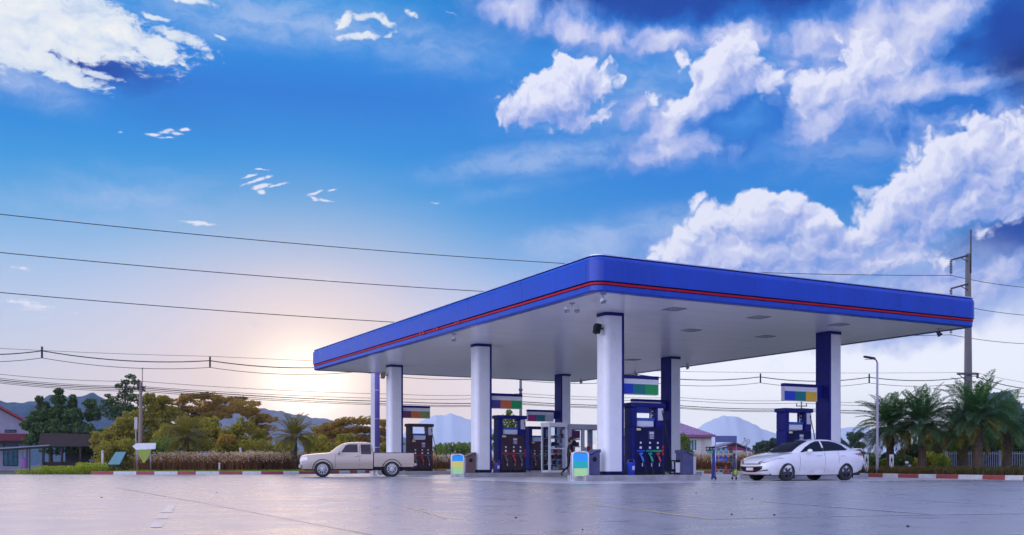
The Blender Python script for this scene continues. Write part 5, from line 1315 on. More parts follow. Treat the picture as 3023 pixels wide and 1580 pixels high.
for i, (x, yt, lab) in enumerate(((2490, 1285, 'small leaved blue green tree left of the lamp post, nearer the column'), (2525, 1275, 'small leaved blue green tree just left of the lamp post'))):
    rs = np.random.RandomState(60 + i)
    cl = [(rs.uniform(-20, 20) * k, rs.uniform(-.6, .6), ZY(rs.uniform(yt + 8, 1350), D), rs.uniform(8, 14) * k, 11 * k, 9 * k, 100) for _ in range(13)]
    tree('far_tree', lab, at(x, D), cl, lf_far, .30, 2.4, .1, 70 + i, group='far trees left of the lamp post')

def palm(px, D, zc, fl, nf, seed, label, mats, lean=0.0, tr=.17, dry=12, group='date palms on the verge', yaw=0):
    """trunk of old leaf bases, a fountain of feather fronds; lower fronds older and yellower"""
    rs = np.random.RandomState(seed); t = thing('palm_tree', label, 'palm', at(px, D), yaw, group)
    mb = MB(); n = 10
    mb.tube([(lean * q * q, 0, -.1 + (zc + .05) * q) for q in np.linspace(0, 1, n)], [tr * (1.25 - .25 * q + .06 * (i % 2)) for i, q in enumerate(np.linspace(0, 1, n))], 12)
    for i in range(int(zc * 26)):
        a = i * 2.4; z = .15 + i / 26.0; rr_ = tr * 1.02; c, s = math.cos(a), math.sin(a); x = lean * (z / zc) ** 2
        mb._add([(x + c * rr_ - s * .05, s * rr_ + c * .05, z), (x + c * rr_ + s * .05, s * rr_ - c * .05, z), (x + c * (rr_ + .05), s * (rr_ + .05), z + .12), (x + c * rr_ * .9, s * rr_ * .9, z + .12)], [(0, 1, 2), (0, 2, 3), (1, 2, 3)])
    mb.build('trunk', palm_bark, t)
    def fronds(count, e0, e1, mt, nm, length):
        V, Fc = [], []
        for i in range(count):
            q = (i + .5) / count; el = R(e0 + (e1 - e0) * q) + rs.normal(0, .10); azm = i * 2.39996 + rs.normal(0, .15)
            Lf = length * rs.uniform(.82, 1.12); cur = rs.uniform(.50, .95)
            ca_, sa_ = math.cos(azm), math.sin(azm); p = np.array([lean + ca_ * tr * .5, sa_ * tr * .5, zc]); ang = el; ns = 26; st = Lf / ns; side = np.array([-sa_, ca_, 0]); tw = rs.normal(0, .25)
            prev = p
            for j in range(ns):
                u = j / ns; ang -= (cur * 1.75 / ns) * (.35 + 1.1 * u) * (.55 + .45 * math.cos(max(-1.2, ang)))
                dr = np.array([ca_ * math.cos(ang), sa_ * math.cos(ang), math.sin(ang)]); p = prev + dr * st; upv = np.cross(side, dr); upv = upv if upv[2] >= 0 else -upv
                w = .012 * (1 - u) + .004
                b = len(V); V += [prev - side * w, prev + side * w, p + side * w, p - side * w]; Fc.append((b, b + 1, b + 2, b + 3))
                if u > .10:
                    ll = Lf * .235 * math.sin(PI * min(1, .16 + u * .86)) ** .8 * rs.uniform(.85, 1.1)
                    for sgn in (-1, 1):
                        for h_ in (0, .5):
                            d2 = dr * .62 + side * sgn * .74 + upv * (.22 + tw * sgn * .3) + rs.normal(0, .07, 3); d2 /= np.linalg.norm(d2); o_ = prev + dr * st * h_; m_ = o_ + d2 * ll * .55; e_ = o_ + d2 * ll - np.array([0, 0, ll * .16]); wv = dr * .021
                            b = len(V); V += [o_ - wv * .6, m_ - wv, e_, m_ + wv]; Fc.append((b, b + 1, b + 2, b + 3))
                prev = p
        fast_mesh(nm, np.array(V), np.array(Fc), mt, t)
    fronds(nf, 84, -14, mats[0], 'crown', fl)
    if dry: fronds(dry, 6, -42, mats[1], 'dry_fronds', fl * .92)
    return t
PM = (lf_palm, lf_dry); PMW = (lf_palm_warm, lf_dry)
palm(548, 62.5, ZY(1292, 62.5), 1.75, 46, 81, 'squat palm with a full round crown right of the white arrow sign', PMW, dry=10)
palm(868, 62.0, ZY(1288, 62), 1.7, 40, 82, 'palm with upright fronds just left of the pickup bonnet', PMW, dry=8)
palm(2628, 48.5, ZY(1258, 48.5), 2.05, 66, 83, 'palm with yellowing lower fronds directly behind the lamp post', PM, dry=18, tr=.15)
palm(2722, 47.0, ZY(1250, 47), 2.0, 66, 84, 'palm with yellowing fronds right of the lamp post, in front of a yellow shrub', PM, dry=18, tr=.16)
palm(2886, 46.0, ZY(1232, 46), 2.3, 76, 85, 'tallest palm with thick trunk in front of the concrete utility pole', PM, dry=14, tr=.19)
palm(2842, 49.5, ZY(1275, 49.5), 1.9, 56, 86, 'palm with dark trunk just left of the tallest palm', PM, dry=10, tr=.2)
palm(2972, 50.5, ZY(1270, 50.5), 2.1, 62, 87, 'dark palm in front of the grey picket fence at the right', PM, dry=6, tr=.2)
D = 60; k = D / F; rs = np.random.RandomState(37)
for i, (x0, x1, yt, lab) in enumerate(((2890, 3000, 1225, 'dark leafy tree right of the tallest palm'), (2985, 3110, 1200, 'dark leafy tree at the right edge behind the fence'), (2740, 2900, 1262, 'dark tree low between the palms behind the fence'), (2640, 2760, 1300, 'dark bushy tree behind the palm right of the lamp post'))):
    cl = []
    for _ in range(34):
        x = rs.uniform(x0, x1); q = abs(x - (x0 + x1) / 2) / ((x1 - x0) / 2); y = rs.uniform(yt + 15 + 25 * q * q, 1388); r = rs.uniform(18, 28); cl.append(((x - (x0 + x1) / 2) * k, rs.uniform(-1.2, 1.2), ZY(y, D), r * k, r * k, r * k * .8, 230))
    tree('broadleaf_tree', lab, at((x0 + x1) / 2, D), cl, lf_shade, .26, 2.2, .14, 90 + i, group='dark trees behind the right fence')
D = 52; k = D / F; rs = np.random.RandomState(38)
for i, (x0, x1, yt, lab, lm) in enumerate(((2556, 2622, 1325, 'green shrub between the two white pictogram signs', lf_mid), (2640, 2700, 1340, 'dark green shrub right of the second pictogram sign', lf_dark), (2688, 2745, 1338, 'yellow leaved shrub behind the palm right of the lamp post', lf_yellow), (2750, 2800, 1335, 'small yellow green shrub left of the picket fence', lf_bright))):
    cl = [((rs.uniform(x0, x1) - (x0 + x1) / 2) * k, rs.uniform(-.4, .4), ZY(rs.uniform(yt + 10, 1392), D), 14 * k, 14 * k, 13 * k, 130) for _ in range(10)]
    tree('shrub', lab, at((x0 + x1) / 2, D), cl, lm, .15, .5, .04, 95 + i, 'shrub')

def blades(rs, pts, h, w, lean=.3, seg=2):
    n = len(pts); P0 = np.asarray(pts); a = rs.uniform(0, 2 * PI, n); L = h * rs.uniform(.6, 1.15, n); le = lean * rs.uniform(.2, 1.3, n)
    d = np.stack([np.cos(a), np.sin(a), np.zeros(n)], 1); s = np.stack([-np.sin(a), np.cos(a), np.zeros(n)], 1); z = np.array([0, 0, 1.0])
    m = P0 + z * (L * .55)[:, None] + d * (L * le * .35)[:, None]; e = P0 + z * L[:, None] * (1 - .25 * le[:, None]) + d * (L * le)[:, None]; ww = w * rs.uniform(.7, 1.3, (n, 1))
    v = np.concatenate([np.stack([P0 - s * ww, P0 + s * ww, m + s * ww * .8, m - s * ww * .8], 1), np.stack([m - s * ww * .8, m + s * ww * .8, e + s * ww * .12, e - s * ww * .12], 1)], 0).reshape(-1, 3)
    return v, np.arange(len(v)).reshape(-1, 4), e
def strip_points(rs, n, a, b, i_start=None):
    """random points beside the kerb: between distances a and b behind it, along the given kerb columns"""
    q = i_start; out = []
    while len(out) < n:
        i = rs.randint(0, len(q) - 1); p = q[i]; t = (q[i + 1] - p).normalized(); nn = Vector((-t.y, t.x, 0)); o = p + nn * rs.uniform(a, b) + t * rs.uniform(0, .3); out.append((o.x, o.y, .11))
    return np.array(out)
KP = kpath[i0:]
kl = [p for p in KP if p.x < 2.0 and p.y < 71]
rs = np.random.RandomState(3)
kleft = [p for p in KP if -22.6 < p.x < 11.2 and p.y > 52]
pts = strip_points(rs, 13000, 3.6, 6.4, kleft); v, f, e = blades(rs, pts, 1.10, .022, .45)
tag(fast_mesh('tall_grass', v, f, grass_red), 'band of tall reddish grass behind the verge', 'grass', kind='stuff')
hp = e[rs.choice(len(e), 7500, replace=False)]
hv, hf = leaves(rs, np.concatenate([hp + rs.normal(0, .05, hp.shape) for _ in range(3)]), .13, .34, droop=-.2)
tag(fast_mesh('grass_plumes', hv, hf, grass_head), 'pale pink plumes on the tall grass', 'grass', kind='stuff')
pts = strip_points(rs, 18000, .22, 3.6, kleft); v, f, e = blades(rs, pts, .16, .012, .6)
tag(fast_mesh('grass', v, f, grass_green), 'short bright grass along the kerb', 'grass', kind='stuff')
kright = [p for p in KP if p.x > 14.2 and p.x < 24 and p.y < 52]
pts = strip_points(rs, 11000, .4, 3.2, kright); v, f, e = blades(rs, pts, .42, .016, .7)
tag(fast_mesh('ground_cover', v, f, cover_mat), 'brownish spiky ground cover behind the right kerb', 'ground cover', kind='stuff')
pts = strip_points(rs, 5000, .5, 3.4, [p for p in kright if p.x > 16.3]); lv, lf = leaves(rs, pts + np.array([0, 0, 1]) * rs.uniform(.02, .36, (5000, 1)), .13, .4)
tag(fast_mesh('ground_cover', lv, lf, cover_green), 'low dark green leafy cover under the palms', 'ground cover', kind='stuff')

# clipped bright hedge at the left, mounded
D = 56.6; k = D / F; rs = np.random.RandomState(9)
t = thing('hedge', 'low clipped bright yellow green hedge at the left of the kerb', 'hedge', at(180, D))
P_ = []
for x in np.linspace(62, 305, 46):
    zt = ZY(np.interp(x, [62, 90, 130, 180, 230, 270, 305], [1396, 1388, 1382, 1380, 1374, 1368, 1366]), D); r = .19
    for z in np.arange(.1, max(.2, zt - .05), .17): P_.append(((x - 180) * k, rs.uniform(-.25, .25), z + rs.uniform(0, .05), r, .32, r, 90))
pp_ = clump_points(rs, P_, shell=.9); v, f = leaves(rs, pp_, .085, .55)
fast_mesh('foliage', v, f, lf_bright, t)
mb = MB()
for x in np.linspace(66, 300, 24): mb.tube([((x - 180) * k, 0, -.05), ((x - 180) * k + .05, .02, .25)], [.02, .008], 5)
mb.build('stems', bark, t)

# ------------------------------------------------------------------ buildings
wall_lav = mat('wall_lavender', (.34, .32, .40), .8, var=.08, dirt=.2); wall_cream = mat('wall_cream', (.66, .63, .58), .8, var=.05, dirt=.15)
roof_red = mat('roof_red', (.35, .04, .05), .6, var=.2); brown_dark = mat('brown_dark', (.035, .018, .018), .7, var=.2); awning_red = mat('awning_red', (.18, .03, .045), .7, var=.2)
def tile_mat(name, c1, c2):
    m = bpy.data.materials.new(name); m.use_nodes = True; g = NG(m.node_tree); b = g.n['Principled BSDF']; o = g.new('ShaderNodeTexCoord').outputs['Object']
    x, y, z = g.sep(o); rows = g.m('FRACT', g.mul(z, 1 / .16)); cols = g.m('FRACT', g.add(g.mul(g.add(x, y), 1 / .32), g.mul(g.m('FLOOR', g.mul(z, 1 / .16)), .5)))
    n = g.noise(o, 3, 5, .6)
    c = g.mix(g.ss(n, .3, .7), c1 + (1,), c2 + (1,)); c = g.mix(g.mul(g.ss(rows, .25, .0), .6), c, (c1[0] * .3, c1[1] * .3, c1[2] * .3, 1)); c = g.mix(g.mul(g.ss(g.m('ABSOLUTE', g.sub(cols, .5)), .38, .5), .35), c, (.6, .5, .7, 1))
    g.put(b.inputs['Base Color'], c); b.inputs['Roughness'].default_value = .8
    bp = g.new('ShaderNodeBump'); bp.inputs['Strength'].default_value = .8; bp.inputs['Distance'].default_value = .05; g.put(bp.inputs['Height'], rows); g.l.new(bp.outputs[0], b.inputs['Normal']); return m
tiles_purple = tile_mat('tiles_purple', (.20, .11, .20), (.31, .19, .30))
def hip_roof(parent, x0, x1, y0, y1, ze, zr, inset, m, t_=.10, name='roof'):
    mb = MB(); ym = (y0 + y1) / 2
    a, b, c, d = Vector((x0, y0, ze)), Vector((x1, y0, ze)), Vector((x1, y1, ze)), Vector((x0, y1, ze)); e, f = Vector((x0 + inset, ym, zr)), Vector((x1 - inset, ym, zr))
    mb.poly([a, b, f, e]); mb.poly([c, d, e, f]); mb.poly([b, c, f]); mb.poly([d, a, e]); o = Vector((0, 0, -t_)); mb.poly([d + o, c + o, b + o, a + o])
    for p, q in ((a, b), (b, c), (c, d), (d, a)): mb.poly([p + o, q + o, q, p])
    return mb.build(name, m, parent)
def window(parent, x0, x1, z0, z1, y, glass=None, bars=1, frame=white_paint):
    f = MB()
    for a, b, c, d in ((x0, x1, z0, z0 + .06), (x0, x1, z1 - .06, z1), (x0, x0 + .06, z0 + .06, z1 - .06), (x1 - .06, x1, z0 + .06, z1 - .06)): f.box(a, b, y - .05, y + .02, c, d)
    for k in range(1, bars + 1):
        x = x0 + (x1 - x0) * k / (bars + 1); f.box(x - .025, x + .025, y - .045, y + .02, z0 + .06, z1 - .06)
    fo_ = f.build('window', frame, parent)
    MB().box(x0 + .06, x1 - .06, y - .012, y - .006, z0 + .06, z1 - .06).build('pane', glass or win_teal, fo_)
    return fo_
win_teal = mat('window_teal', (.03, .14, .18), .08, var=.3)
# house with purple tiles behind the second right column
D = 88; k = D / F
h = thing('house', 'cream house with a purple tiled hip roof behind the wheeled rack', 'house', at(1985, D))
x1 = (2112 - 1985) * k; zr, ze = ZY(1243, D), ZY(1284, D); xw = (2104 - 1985) * k
MB().box(-xw, xw, .5, 6.5, -.1, ze - .09).build('wall', wall_cream, h)
hip_roof(h, -x1, x1, 0, 7.0, ze, zr + .25, 3.3, tiles_purple)
MB().box(-x1 - .01, x1 + .01, -.06, -.005, ze - .19, ze + .02).build('fascia', mat('fascia_plum', (.25, .07, .16), .5), h)
window(h, (2034 - 1985) * k, (2061 - 1985) * k, ZY(1331, D), ZY(1296, D), .49, bars=2); window(h, -1.6, -.4, ZY(1331, D), ZY(1296, D), .49, bars=2)
MB().box((2073 - 1985) * k, (2082 - 1985) * k, .42, .499, .3, ze - .1).build('pilaster', mat('wall_shade', (.50, .47, .46), .8), h)
mb = MB()
for z in np.arange(.35, 2.3, .24): mb.box((2063 - 1985) * k, xw - .02, .485, .498, z, z + .02)
mb.build('wall_lines', mat('wall_groove', (.42, .40, .40), .8), h)
# small building with a red gable and a satellite dish
D = 98; k = D / F
h = thing('small_building', 'low building with a red gable behind the wheeled rack', 'building', at(2165, D)); zr, ze = ZY(1309, D), ZY(1326, D); xl, xr = (2105 - 2165) * k, (2212 - 2165) * k
MB().box(xl + .2, xr - .2, .3, 5, -.1, ze - .2).build('wall', wall_cream, h)
mb = MB(); mb.prism([(xl + .25, .28, ze - .15), (xr - .25, .28, ze - .15), (xr - .25, .28, ze), (.1, .28, zr - .12), (xl + .25, .28, ze)], (0, .1, 0)); mb.build('gable', mat('gable_red', (.42, .06, .14), .6), h)
mb = MB(); mb.prism([(xl - .1, -.2, ze - .05), (.1, -.2, zr), (xr + .1, -.2, ze - .05), (xr + .1, -.2, ze + .07), (.1, -.2, zr + .13), (xl - .1, -.2, ze + .07)], (0, 5.5, 0)); mb.build('roof', mat('roof_slate', (.10, .10, .14), .6), h)
mb = MB(); mb.box(.9, xr + .3, -.6, -.25, ZY(1333, D), ZY(1328, D)); mb.build('awning', mat('awning_slate', (.12, .12, .2), .6), h)
mb = MB(); mb.box(.8, 1.35, .20, .29, .4, 1.5); mb.build('door', brown_dark, h)
D = 96; k = D / F
d = thing('satellite_dish', 'tilted grey satellite dish on a mast left of the sedan bonnet', 'satellite dish', at(2204, D)); zc = ZY(1308, D)
mb = MB(); mb.tube([(0, 0, -.1), (0, 0, zc - .1)], .04, 8); mb.build('mast', grey_metal, d)
M = T(0, -.02, zc - .02) @ Matrix.Rotation(R(38), 4, 'Y') ; mb = MB(); mb.lathe([(.0, -.10), (.2, -.08), (.38, .0), (.5, .10), (.5, .115), (.37, .02), (.19, -.06), (0, -.08)], 24, T(0, 0, zc) @ Matrix.Rotation(R(-40), 4, 'Y') @ Matrix.Rotation(R(20), 4, 'X')); mb.build('dish', grey_metal, d)
mb = MB(); mb.tube([(0, 0, zc), (-.22, -.12, zc + .42)], .015, 6); mb.ball((-.23, -.13, zc + .44), .07, 8); mb.build('receiver', dark_metal, d)
# shop board
D = 84; k = D / F
s = thing('shop_board', 'small rounded signboard, black above green, on a pole left of the wheeled rack', 'sign', at(2098, D))
mb = MB(); mb.tube([(.2, 0, -.1), (.2, 0, ZY(1322, D))], .03, 8); mb.build('pole', grey_metal, s)
MB().box(-.42, .42, -.06, .0, ZY(1331, D), ZY(1319, D)).build('black_panel', black_plastic, s, bevel=.02)
mb = MB(); mb.prism([(-.42, -.06, ZY(1331.2, D)), (.42, -.06, ZY(1331.2, D)), (.42, -.06, ZY(1338, D)), (.1, -.06, ZY(1342, D)), (-.28, -.06, ZY(1338, D))], (0, .06, 0)); mb.build('green_panel', mat('board_green', (.02, .38, .30), .4), s)
mb = MB(); zc = ZY(1325, D)
for x, r in ((-.24, .085), (.02, .05), (.2, .04)): mb.lathe([(r, 0), (r * .55, 0), (r * .55, .008), (r, .008), (r, 0)], 16, T(x, -.061, zc) @ Matrix.Rotation(R(90), 4, 'X'))
mb.box(-.36, -.33, -.068, -.0605, zc - .06, zc + .03); mb.box(.30, .33, -.068, -.0605, zc - .03, zc + .05); mb.build('lettering', white_paint, s)
# left house, shed and carport
D = 88; k = D / F
h = thing('gabled_house', 'lavender gabled house with red roof edge at the left edge', 'house', at(-70, D), R(28)); xr = (74 + 70) * k; xe = (98 + 70) * k; ze, zr = ZY(1266, D), ZY(1168, D)
mb = MB(); mb.prism([(-xr, 0, -.1), (xr, 0, -.1), (xr, 0, ZY(1254, D)), (0, 0, zr - .1), (-xr, 0, ZY(1254, D))], (0, 9, 0)); mb.build('wall', wall_lav, h)
mb = MB(); mb.prism([(xe, -.5, ze), (0, -.5, zr), (-xe, -.5, ze), (-xe, -.5, ze + .22), (0, -.5, zr + .24), (xe, -.5, ze + .22)], (0, 10, 0)); mb.build('roof', roof_red, h)
window(h, (5 + 70) * k, (36 + 70) * k, ZY(1276, D), ZY(1267, D), -.005, win_teal, 1, brown_dark)
MB().box(-xr, (66 + 70) * k, -1.3, -.004, ZY(1301, D), ZY(1280, D)).build('balcony', awning_red, h); MB().box(-xr, (66 + 70) * k, -1.25, -.004, ZY(1305, D), ZY(1301.2, D)).build('balcony_floor', brown_dark, h)
window(h, (0 + 70) * k, (40 + 70) * k, .4, ZY(1312, D), -.005, win_teal, 2, brown_dark)
D = 74; k = D / F
h = thing('carport', 'thin grey sheet roof on posts in front of the lavender house', 'carport', at(40, D)); zt = ZY(1317, D)
mb = MB(); mb.prism([(-4.0, 0, zt - .42), ((146 - 40) * k, 0, zt + .02), ((146 - 40) * k, 0, zt + .10), (-4.0, 0, zt - .30)], (0, 3.2, 0)); mb.build('roof', mat('sheet_grey', (.20, .21, .27), .45, metal=.3), h)
for x in (-3.2, (70 - 40) * k, (78 - 40) * k): MB().box(x, x + .10, .3, .4, -.1, zt - .08).build('post', dark_metal, h)
D = 70
t = thing('banner_post', 'short post wrapped in a red and blue banner by the carport', 'banner', at(72, D)); MB().box(-.13, .13, -.03, .0, .25, 1.05).build('blue_cloth', c_blue, t); MB().box(-.09, .05, -.045, -.031, .3, .9).build('red_cloth', mat('cloth_red', (.5, .06, .12), .7), t); mb = MB(); mb.tube([(-.13, .02, -.1), (-.13, .02, 1.6)], .03, 8); mb.build('pole', dark_metal, t)
D = 79; k = D / F
h = thing('brown_shed', 'long dark brown open shed below the broadleaf tree at the left', 'shed', at(232, D)); xl, xr = (112 - 232) * k, (355 - 232) * k
mb = MB(); mb.prism([(xl, 0, ZY(1318, D)), (xr, 0, ZY(1318, D)), (xr - .1, 0, ZY(1284, D)), (xl + .2, 0, ZY(1279, D))], (0, .15, 0)); mb.build('fascia', brown_dark, h)
mb = MB(); mb.prism([(xl + .2, .152, ZY(1281, D)), (xr - .1, .152, ZY(1286, D)), (xr - .1, 5, ZY(1300, D)), (xl + .2, 5, ZY(1295, D))], (0, 0, -.1)); mb.build('roof', brown_dark, h)
for x in np.linspace(xl + .3, xr - .3, 5): MB().box(x - .07, x + .07, .2, .34, -.1, ZY(1318, D)).build('post', brown_dark, h)
MB().box(xl + .1, xr - .1, 4.6, 4.8, -.1, 2.0).build('back_wall', brown_dark, h)
MB().box(xl + .2, xr - 1.6, .6, .7, -.1, .75).build('low_wall', mat('low_wall', (.05, .03, .03), .8), h); MB().box(.4, 1.6, 1.0, 1.5, .0, .95).build('counter', mat('counter_grey', (.2, .22, .28), .6), h)
MB().box(xr - .75, xr - .15, -.04, -.002, ZY(1317, D), ZY(1314.5, D)).build('strip_lamp', pale_grey, h)
D = 60.5; k = D / F
t = thing('teal_board', 'teal board leaning back in the tall grass beside the brown shed', 'board', at(338, D)); mb = MB(); mb.prism([(-.42, 0, .55), (.30, 0, .55), (.52, .5, ZY(1334, D)), (-.12, .5, ZY(1334, D))], (0, .04, -.03)); mb.build('panel', mat('board_teal', (.10, .26, .27), .35), t)
mb = MB()
for x in (-.2, .3): mb.tube([(x, .4, -.05), (x, .42, 1.1)], .03, 6)
mb.build('prop', dark_metal, t)
def stake(px, D, ztop, r, lab, m=pale_grey, cap=True):
    t = thing('marker_post', lab, 'post', at(px, D), 0, 'pale posts in the grass'); mb = MB(); mb.tube([(0, 0, -.05), (0, 0, ztop - .06)], r, 10); mb.build('shaft', m, t)
    mb = MB(); mb.lathe([(r * 1.25, ztop - .08), (r * 1.25, ztop - .02), (r * .8, ztop), (0, ztop)], 12); mb.build('cap', m, t)
post_pale = mat('post_pale', (.50, .46, .44), .7, dirt=.2)
stake(303, 59, ZY(1330, 59), .07, 'pale post at the right end of the bright hedge', post_pale); stake(710, 61.5, ZY(1322, 61.5), .06, 'pale post standing above the grass plumes between the two left palms', post_pale); stake(648, 58, ZY(1366, 58), .05, 'short pale post on the short grass between arrow sign and pickup', post_pale); stake(836, 62, ZY(1338, 62), .06, 'pale post beside the palm left of the pickup', post_pale)
# arrow sign
D = 57.6; k = D / F
s = thing('arrow_sign', 'white left pointing arrow sign with a green yellow triangle below it', 'sign', at(427, D)); f = lambda px, py: ((px - 427) * k, -.03, ZY(py, D))
mb = MB(); mb.prism([f(391, 1318), f(403, 1309), f(461, 1308), f(459, 1326), f(402, 1328)], (0, .05, 0)); mb.build('arrow_panel', white_paint, s)
mb = MB(); mb.prism([f(406, 1328.5), f(447, 1326.8), f(442, 1345), f(427, 1367), f(423, 1367), f(409, 1342)], (0, .04, 0)); mb.build('triangle_panel', mat('triangle_green', (.28, .36, .04), .5), s)
for px in (404, 444): mb = MB(); mb.tube([((px - 427) * k, .05, -.05), ((px - 427) * k, .05, ZY(1312, D))], .03, 8); mb.build('post', grey_metal, s)
# white pictogram signs on the right
D = 47.0
for px, lab in ((2558, 'narrow white sign with a black walking figure beside the sedan tail'), (2632, 'narrow white sign with a black walking figure right of the lamp post')):
    DD = 45.8 if px < 2600 else 46.2
    s = thing('pictogram_sign', lab, 'sign', at(px, DD), R(-6), 'white pictogram signs in the flower bed'); zt = ZY(1342, DD); w = .09
    MB().box(-w, w, -.03, .03, .05, zt).build('board', white_paint, s, bevel=.01)
    mb = MB(); mb.lathe([(0, .004), (.03, .004), (.03, 0)], 12, T(.0, -.031, zt - .13) @ Matrix.Rotation(R(90), 4, 'X'))
    for q in ([(-.03, zt - .18), (.03, zt - .18), (.025, zt - .34), (-.025, zt - .34)], [(-.025, zt - .34), (.0, zt - .34), (-.05, zt - .52), (-.07, zt - .52)], [(.0, zt - .34), (.025, zt - .34), (.07, zt - .52), (.05, zt - .52)], [(.03, zt - .19), (.045, zt - .20), (.055, zt - .32), (.04, zt - .32)], [(-.03, zt - .19), (-.045, zt - .2), (-.055, zt - .32), (-.04, zt - .32)]):
        mb.prism([(x, -.035, z) for x, z in q], (0, .0045, 0))
    mb.build('figure', black_plastic, s)
for px, DD, lab in ((2677, 46.4, 'small white capped garden light right of the pictogram signs'), (2686, 47.4, 'lower white garden light just right of the first one')):
    t = thing('garden_light', lab, 'garden light', at(px, DD), 0, 'garden lights in the flower bed'); zt = .72 if px < 2680 else .55
    mb = MB(); mb.tube([(0, 0, 0), (0, 0, zt - .12)], .05, 10); mb.build('base', slate, t); mb = MB(); mb.lathe([(.06, zt - .12), (.075, zt - .1), (.075, zt - .01), (0, zt)], 12); mb.build('cap', white_paint, t)
# picket fence on the right
fence_grey = mat('fence_grey', (.19, .21, .27), .5, var=.1, dirt=.15)
fn = thing('picket_fence', 'grey picket fence with concrete posts behind the right palms', 'fence', at(2790, 55), R(-3)); k = 55 / F; zt = ZY(1332, 55); Lf = 6.2
posts = [0, 3.0, 4.35, Lf]
for i, x in enumerate(posts): MB().box(x - .09, x + .09, -.09, .09, .0, zt + .03).build('post', fence_grey, fn, bevel=.01)
for a, b in zip(posts, posts[1:]):
    mb = MB(); a += .092; b -= .092
    mb.box(a, b, -.02, .02, zt - .16, zt - .11); mb.box(a, b, -.02, .02, .36, .41)
    n = int((b - a) / .11)
    for i in range(n): x = a + .04 + i * (b - a - .06) / max(1, n - 1); mb.box(x - .017, x + .017, -.045, -.0205, .28, zt - .02)
    mb.build('pickets', fence_grey, fn)
MB().box(-.2, Lf + .2, -.12, .12, -.1, .26).build('plinth', concrete, fn)

# ------------------------------------------------------------------ poles and cables
# lamp post beside the palms
D = 44.8; p = thing('lamp_post', 'slim grey lamp post with a flat lamp head, between sedan and palms', 'lamp post', at(2590, D)); zt = ZY(1070, D)
mb = MB(); mb.tube([(0, 0, 0), (0, 0, 2.4), (0, 0, zt)], [.065, .055, .045], 12); mb.build('pole', pale_grey, p); MB().box(-.14, .14, -.14, .14, .0, .12).build('base_plate', concrete, p)
mb = MB(); mb.tube([(0, 0, zt - .02), (-.05, 0, zt + .10), (-.16, 0, zt + .15)], .03, 8); mb.build('arm', dark_metal, p)
mb = MB(); M = T(-.32, 0, zt + .2) @ Matrix.Rotation(R(10), 4, 'Y'); mb.loft([[M @ Vector((x, y, z)) for y, z in ((-a, 0), (-a * .8, .05), (a * .8, .05), (a, 0), (a * .8, -.03), (-a * .8, -.03))] for x, a in ((-.30, .06), (-.2, .11), (.1, .12), (.22, .08))], sm=False); mb.build('lamp_head', dark_metal, p)
mb = MB(); mb.box(-.55, -.12, -.07, .07, zt + .13, zt + .145); mb.build('lens', pale_grey, p)
# tall concrete pole
Dp = 75.0; xp = at(2858, Dp); zt = ZY(749, Dp)
p = thing('utility_pole', 'tall square concrete utility pole with insulator arms behind the right end of the canopy', 'utility pole', xp)
mb = MB(); mb.loft([[Vector((a * r, b * r, z)) for a, b in ((-1, -1), (1, -1), (1, 1), (-1, 1))] for z, r in ((-.2, .25), (zt * .5, .21), (zt, .145))], sm=False); mb.build('shaft', pole_concrete, p, bevel=.02)
mb = MB(); mb.tube([(.12, -.16, zt - 1.5), (.13, -.16, zt + (749 - 680) * Dp / F)], .06, 8); mb.build('spike', dark_metal, p)
ax_ = (2803 - 2858) * Dp / F
INS = []
for py, ny, discs in ((770, 815, 8), (854, 898, 8), (945, 990, 8)):
    z0_, z1_ = ZY(py, Dp), ZY(ny, Dp)
    a = MB(); a.tube([(-.1, -.2, z0_ + .36), (ax_, -.25, z0_)], .065, 8); a.tube([(-.1, -.2, z0_ - .10), (ax_ * .45, -.22, z0_ + .17)], .03, 6); a.build('arm', dark_metal, p)
    ins = MB(); ins.tube([(ax_, -.25, z0_), (ax_, -.25, z1_)], .02, 6)
    for i in range(discs):
        zz = z0_ - .12 - i * (z0_ - z1_ - .2) / discs; ins.lathe([(0, zz + .05), (.06, zz + .04), (.13, zz - .02), (.05, zz - .03), (0, zz - .03)], 12, T(ax_, -.25, 0))
    ins.build('insulator', mat('insulator_dark', (.03, .02, .03), .3), p); INS.append(Vector((xp[0] + ax_, xp[1] - .25, z1_)))
a = MB(); z0_ = ZY(1105, Dp); a.box((2820 - 2858) * Dp / F, (2884 - 2858) * Dp / F, -.36, -.24, z0_ - .07, z0_ + .07); a.tube([(-.9, -.3, z0_), (-.2, -.25, z0_ - .55)], .03, 6); a.build('cross_arm', dark_metal, p)
a = MB(); a.tube([((2880 - 2858) * Dp / F, -.32, z0_ - .08), ((2880 - 2858) * Dp / F, -.32, ZY(1118, Dp))], .09, 8); a.build('cable_clamp', dark_metal, p)
def cable(a, b, sag, r, lab, extra=None, group='overhead cables', n=40):
    a, b = Vector(a), Vector(b); pts = [a.lerp(b, i / n) - Vector((0, 0, sag * 4 * (i / n) * (1 - i / n))) for i in range(n + 1)]
    if extra is not None: pts += [b.lerp(Vector(extra), i / 8) - Vector((0, 0, .15 * 4 * (i / 8) * (1 - i / 8))) for i in range(1, 9)]
    mb = MB(); mb.tube(pts, r, 6); o = mb.build('power_cable', cable_black); return tag(o, lab, 'cable', group)
for i, (py, ye) in enumerate(((627, 845), (740, 927), (858, 1010))):
    a = W(0, 50, ZY(py, 50)); d = INS[i] - a; a2 = a - d * .10 + Vector((0, 0, .25)); e = W(3060, 82, ZY(ye + 6, 82))
    cable(a2, INS[i], .98, .022, ['highest high voltage cable crossing the blue sky above the canopy', 'middle high voltage cable meeting the left canopy edge', 'lowest of the three high voltage cables at the upper left'][i], e, 'high voltage cables')
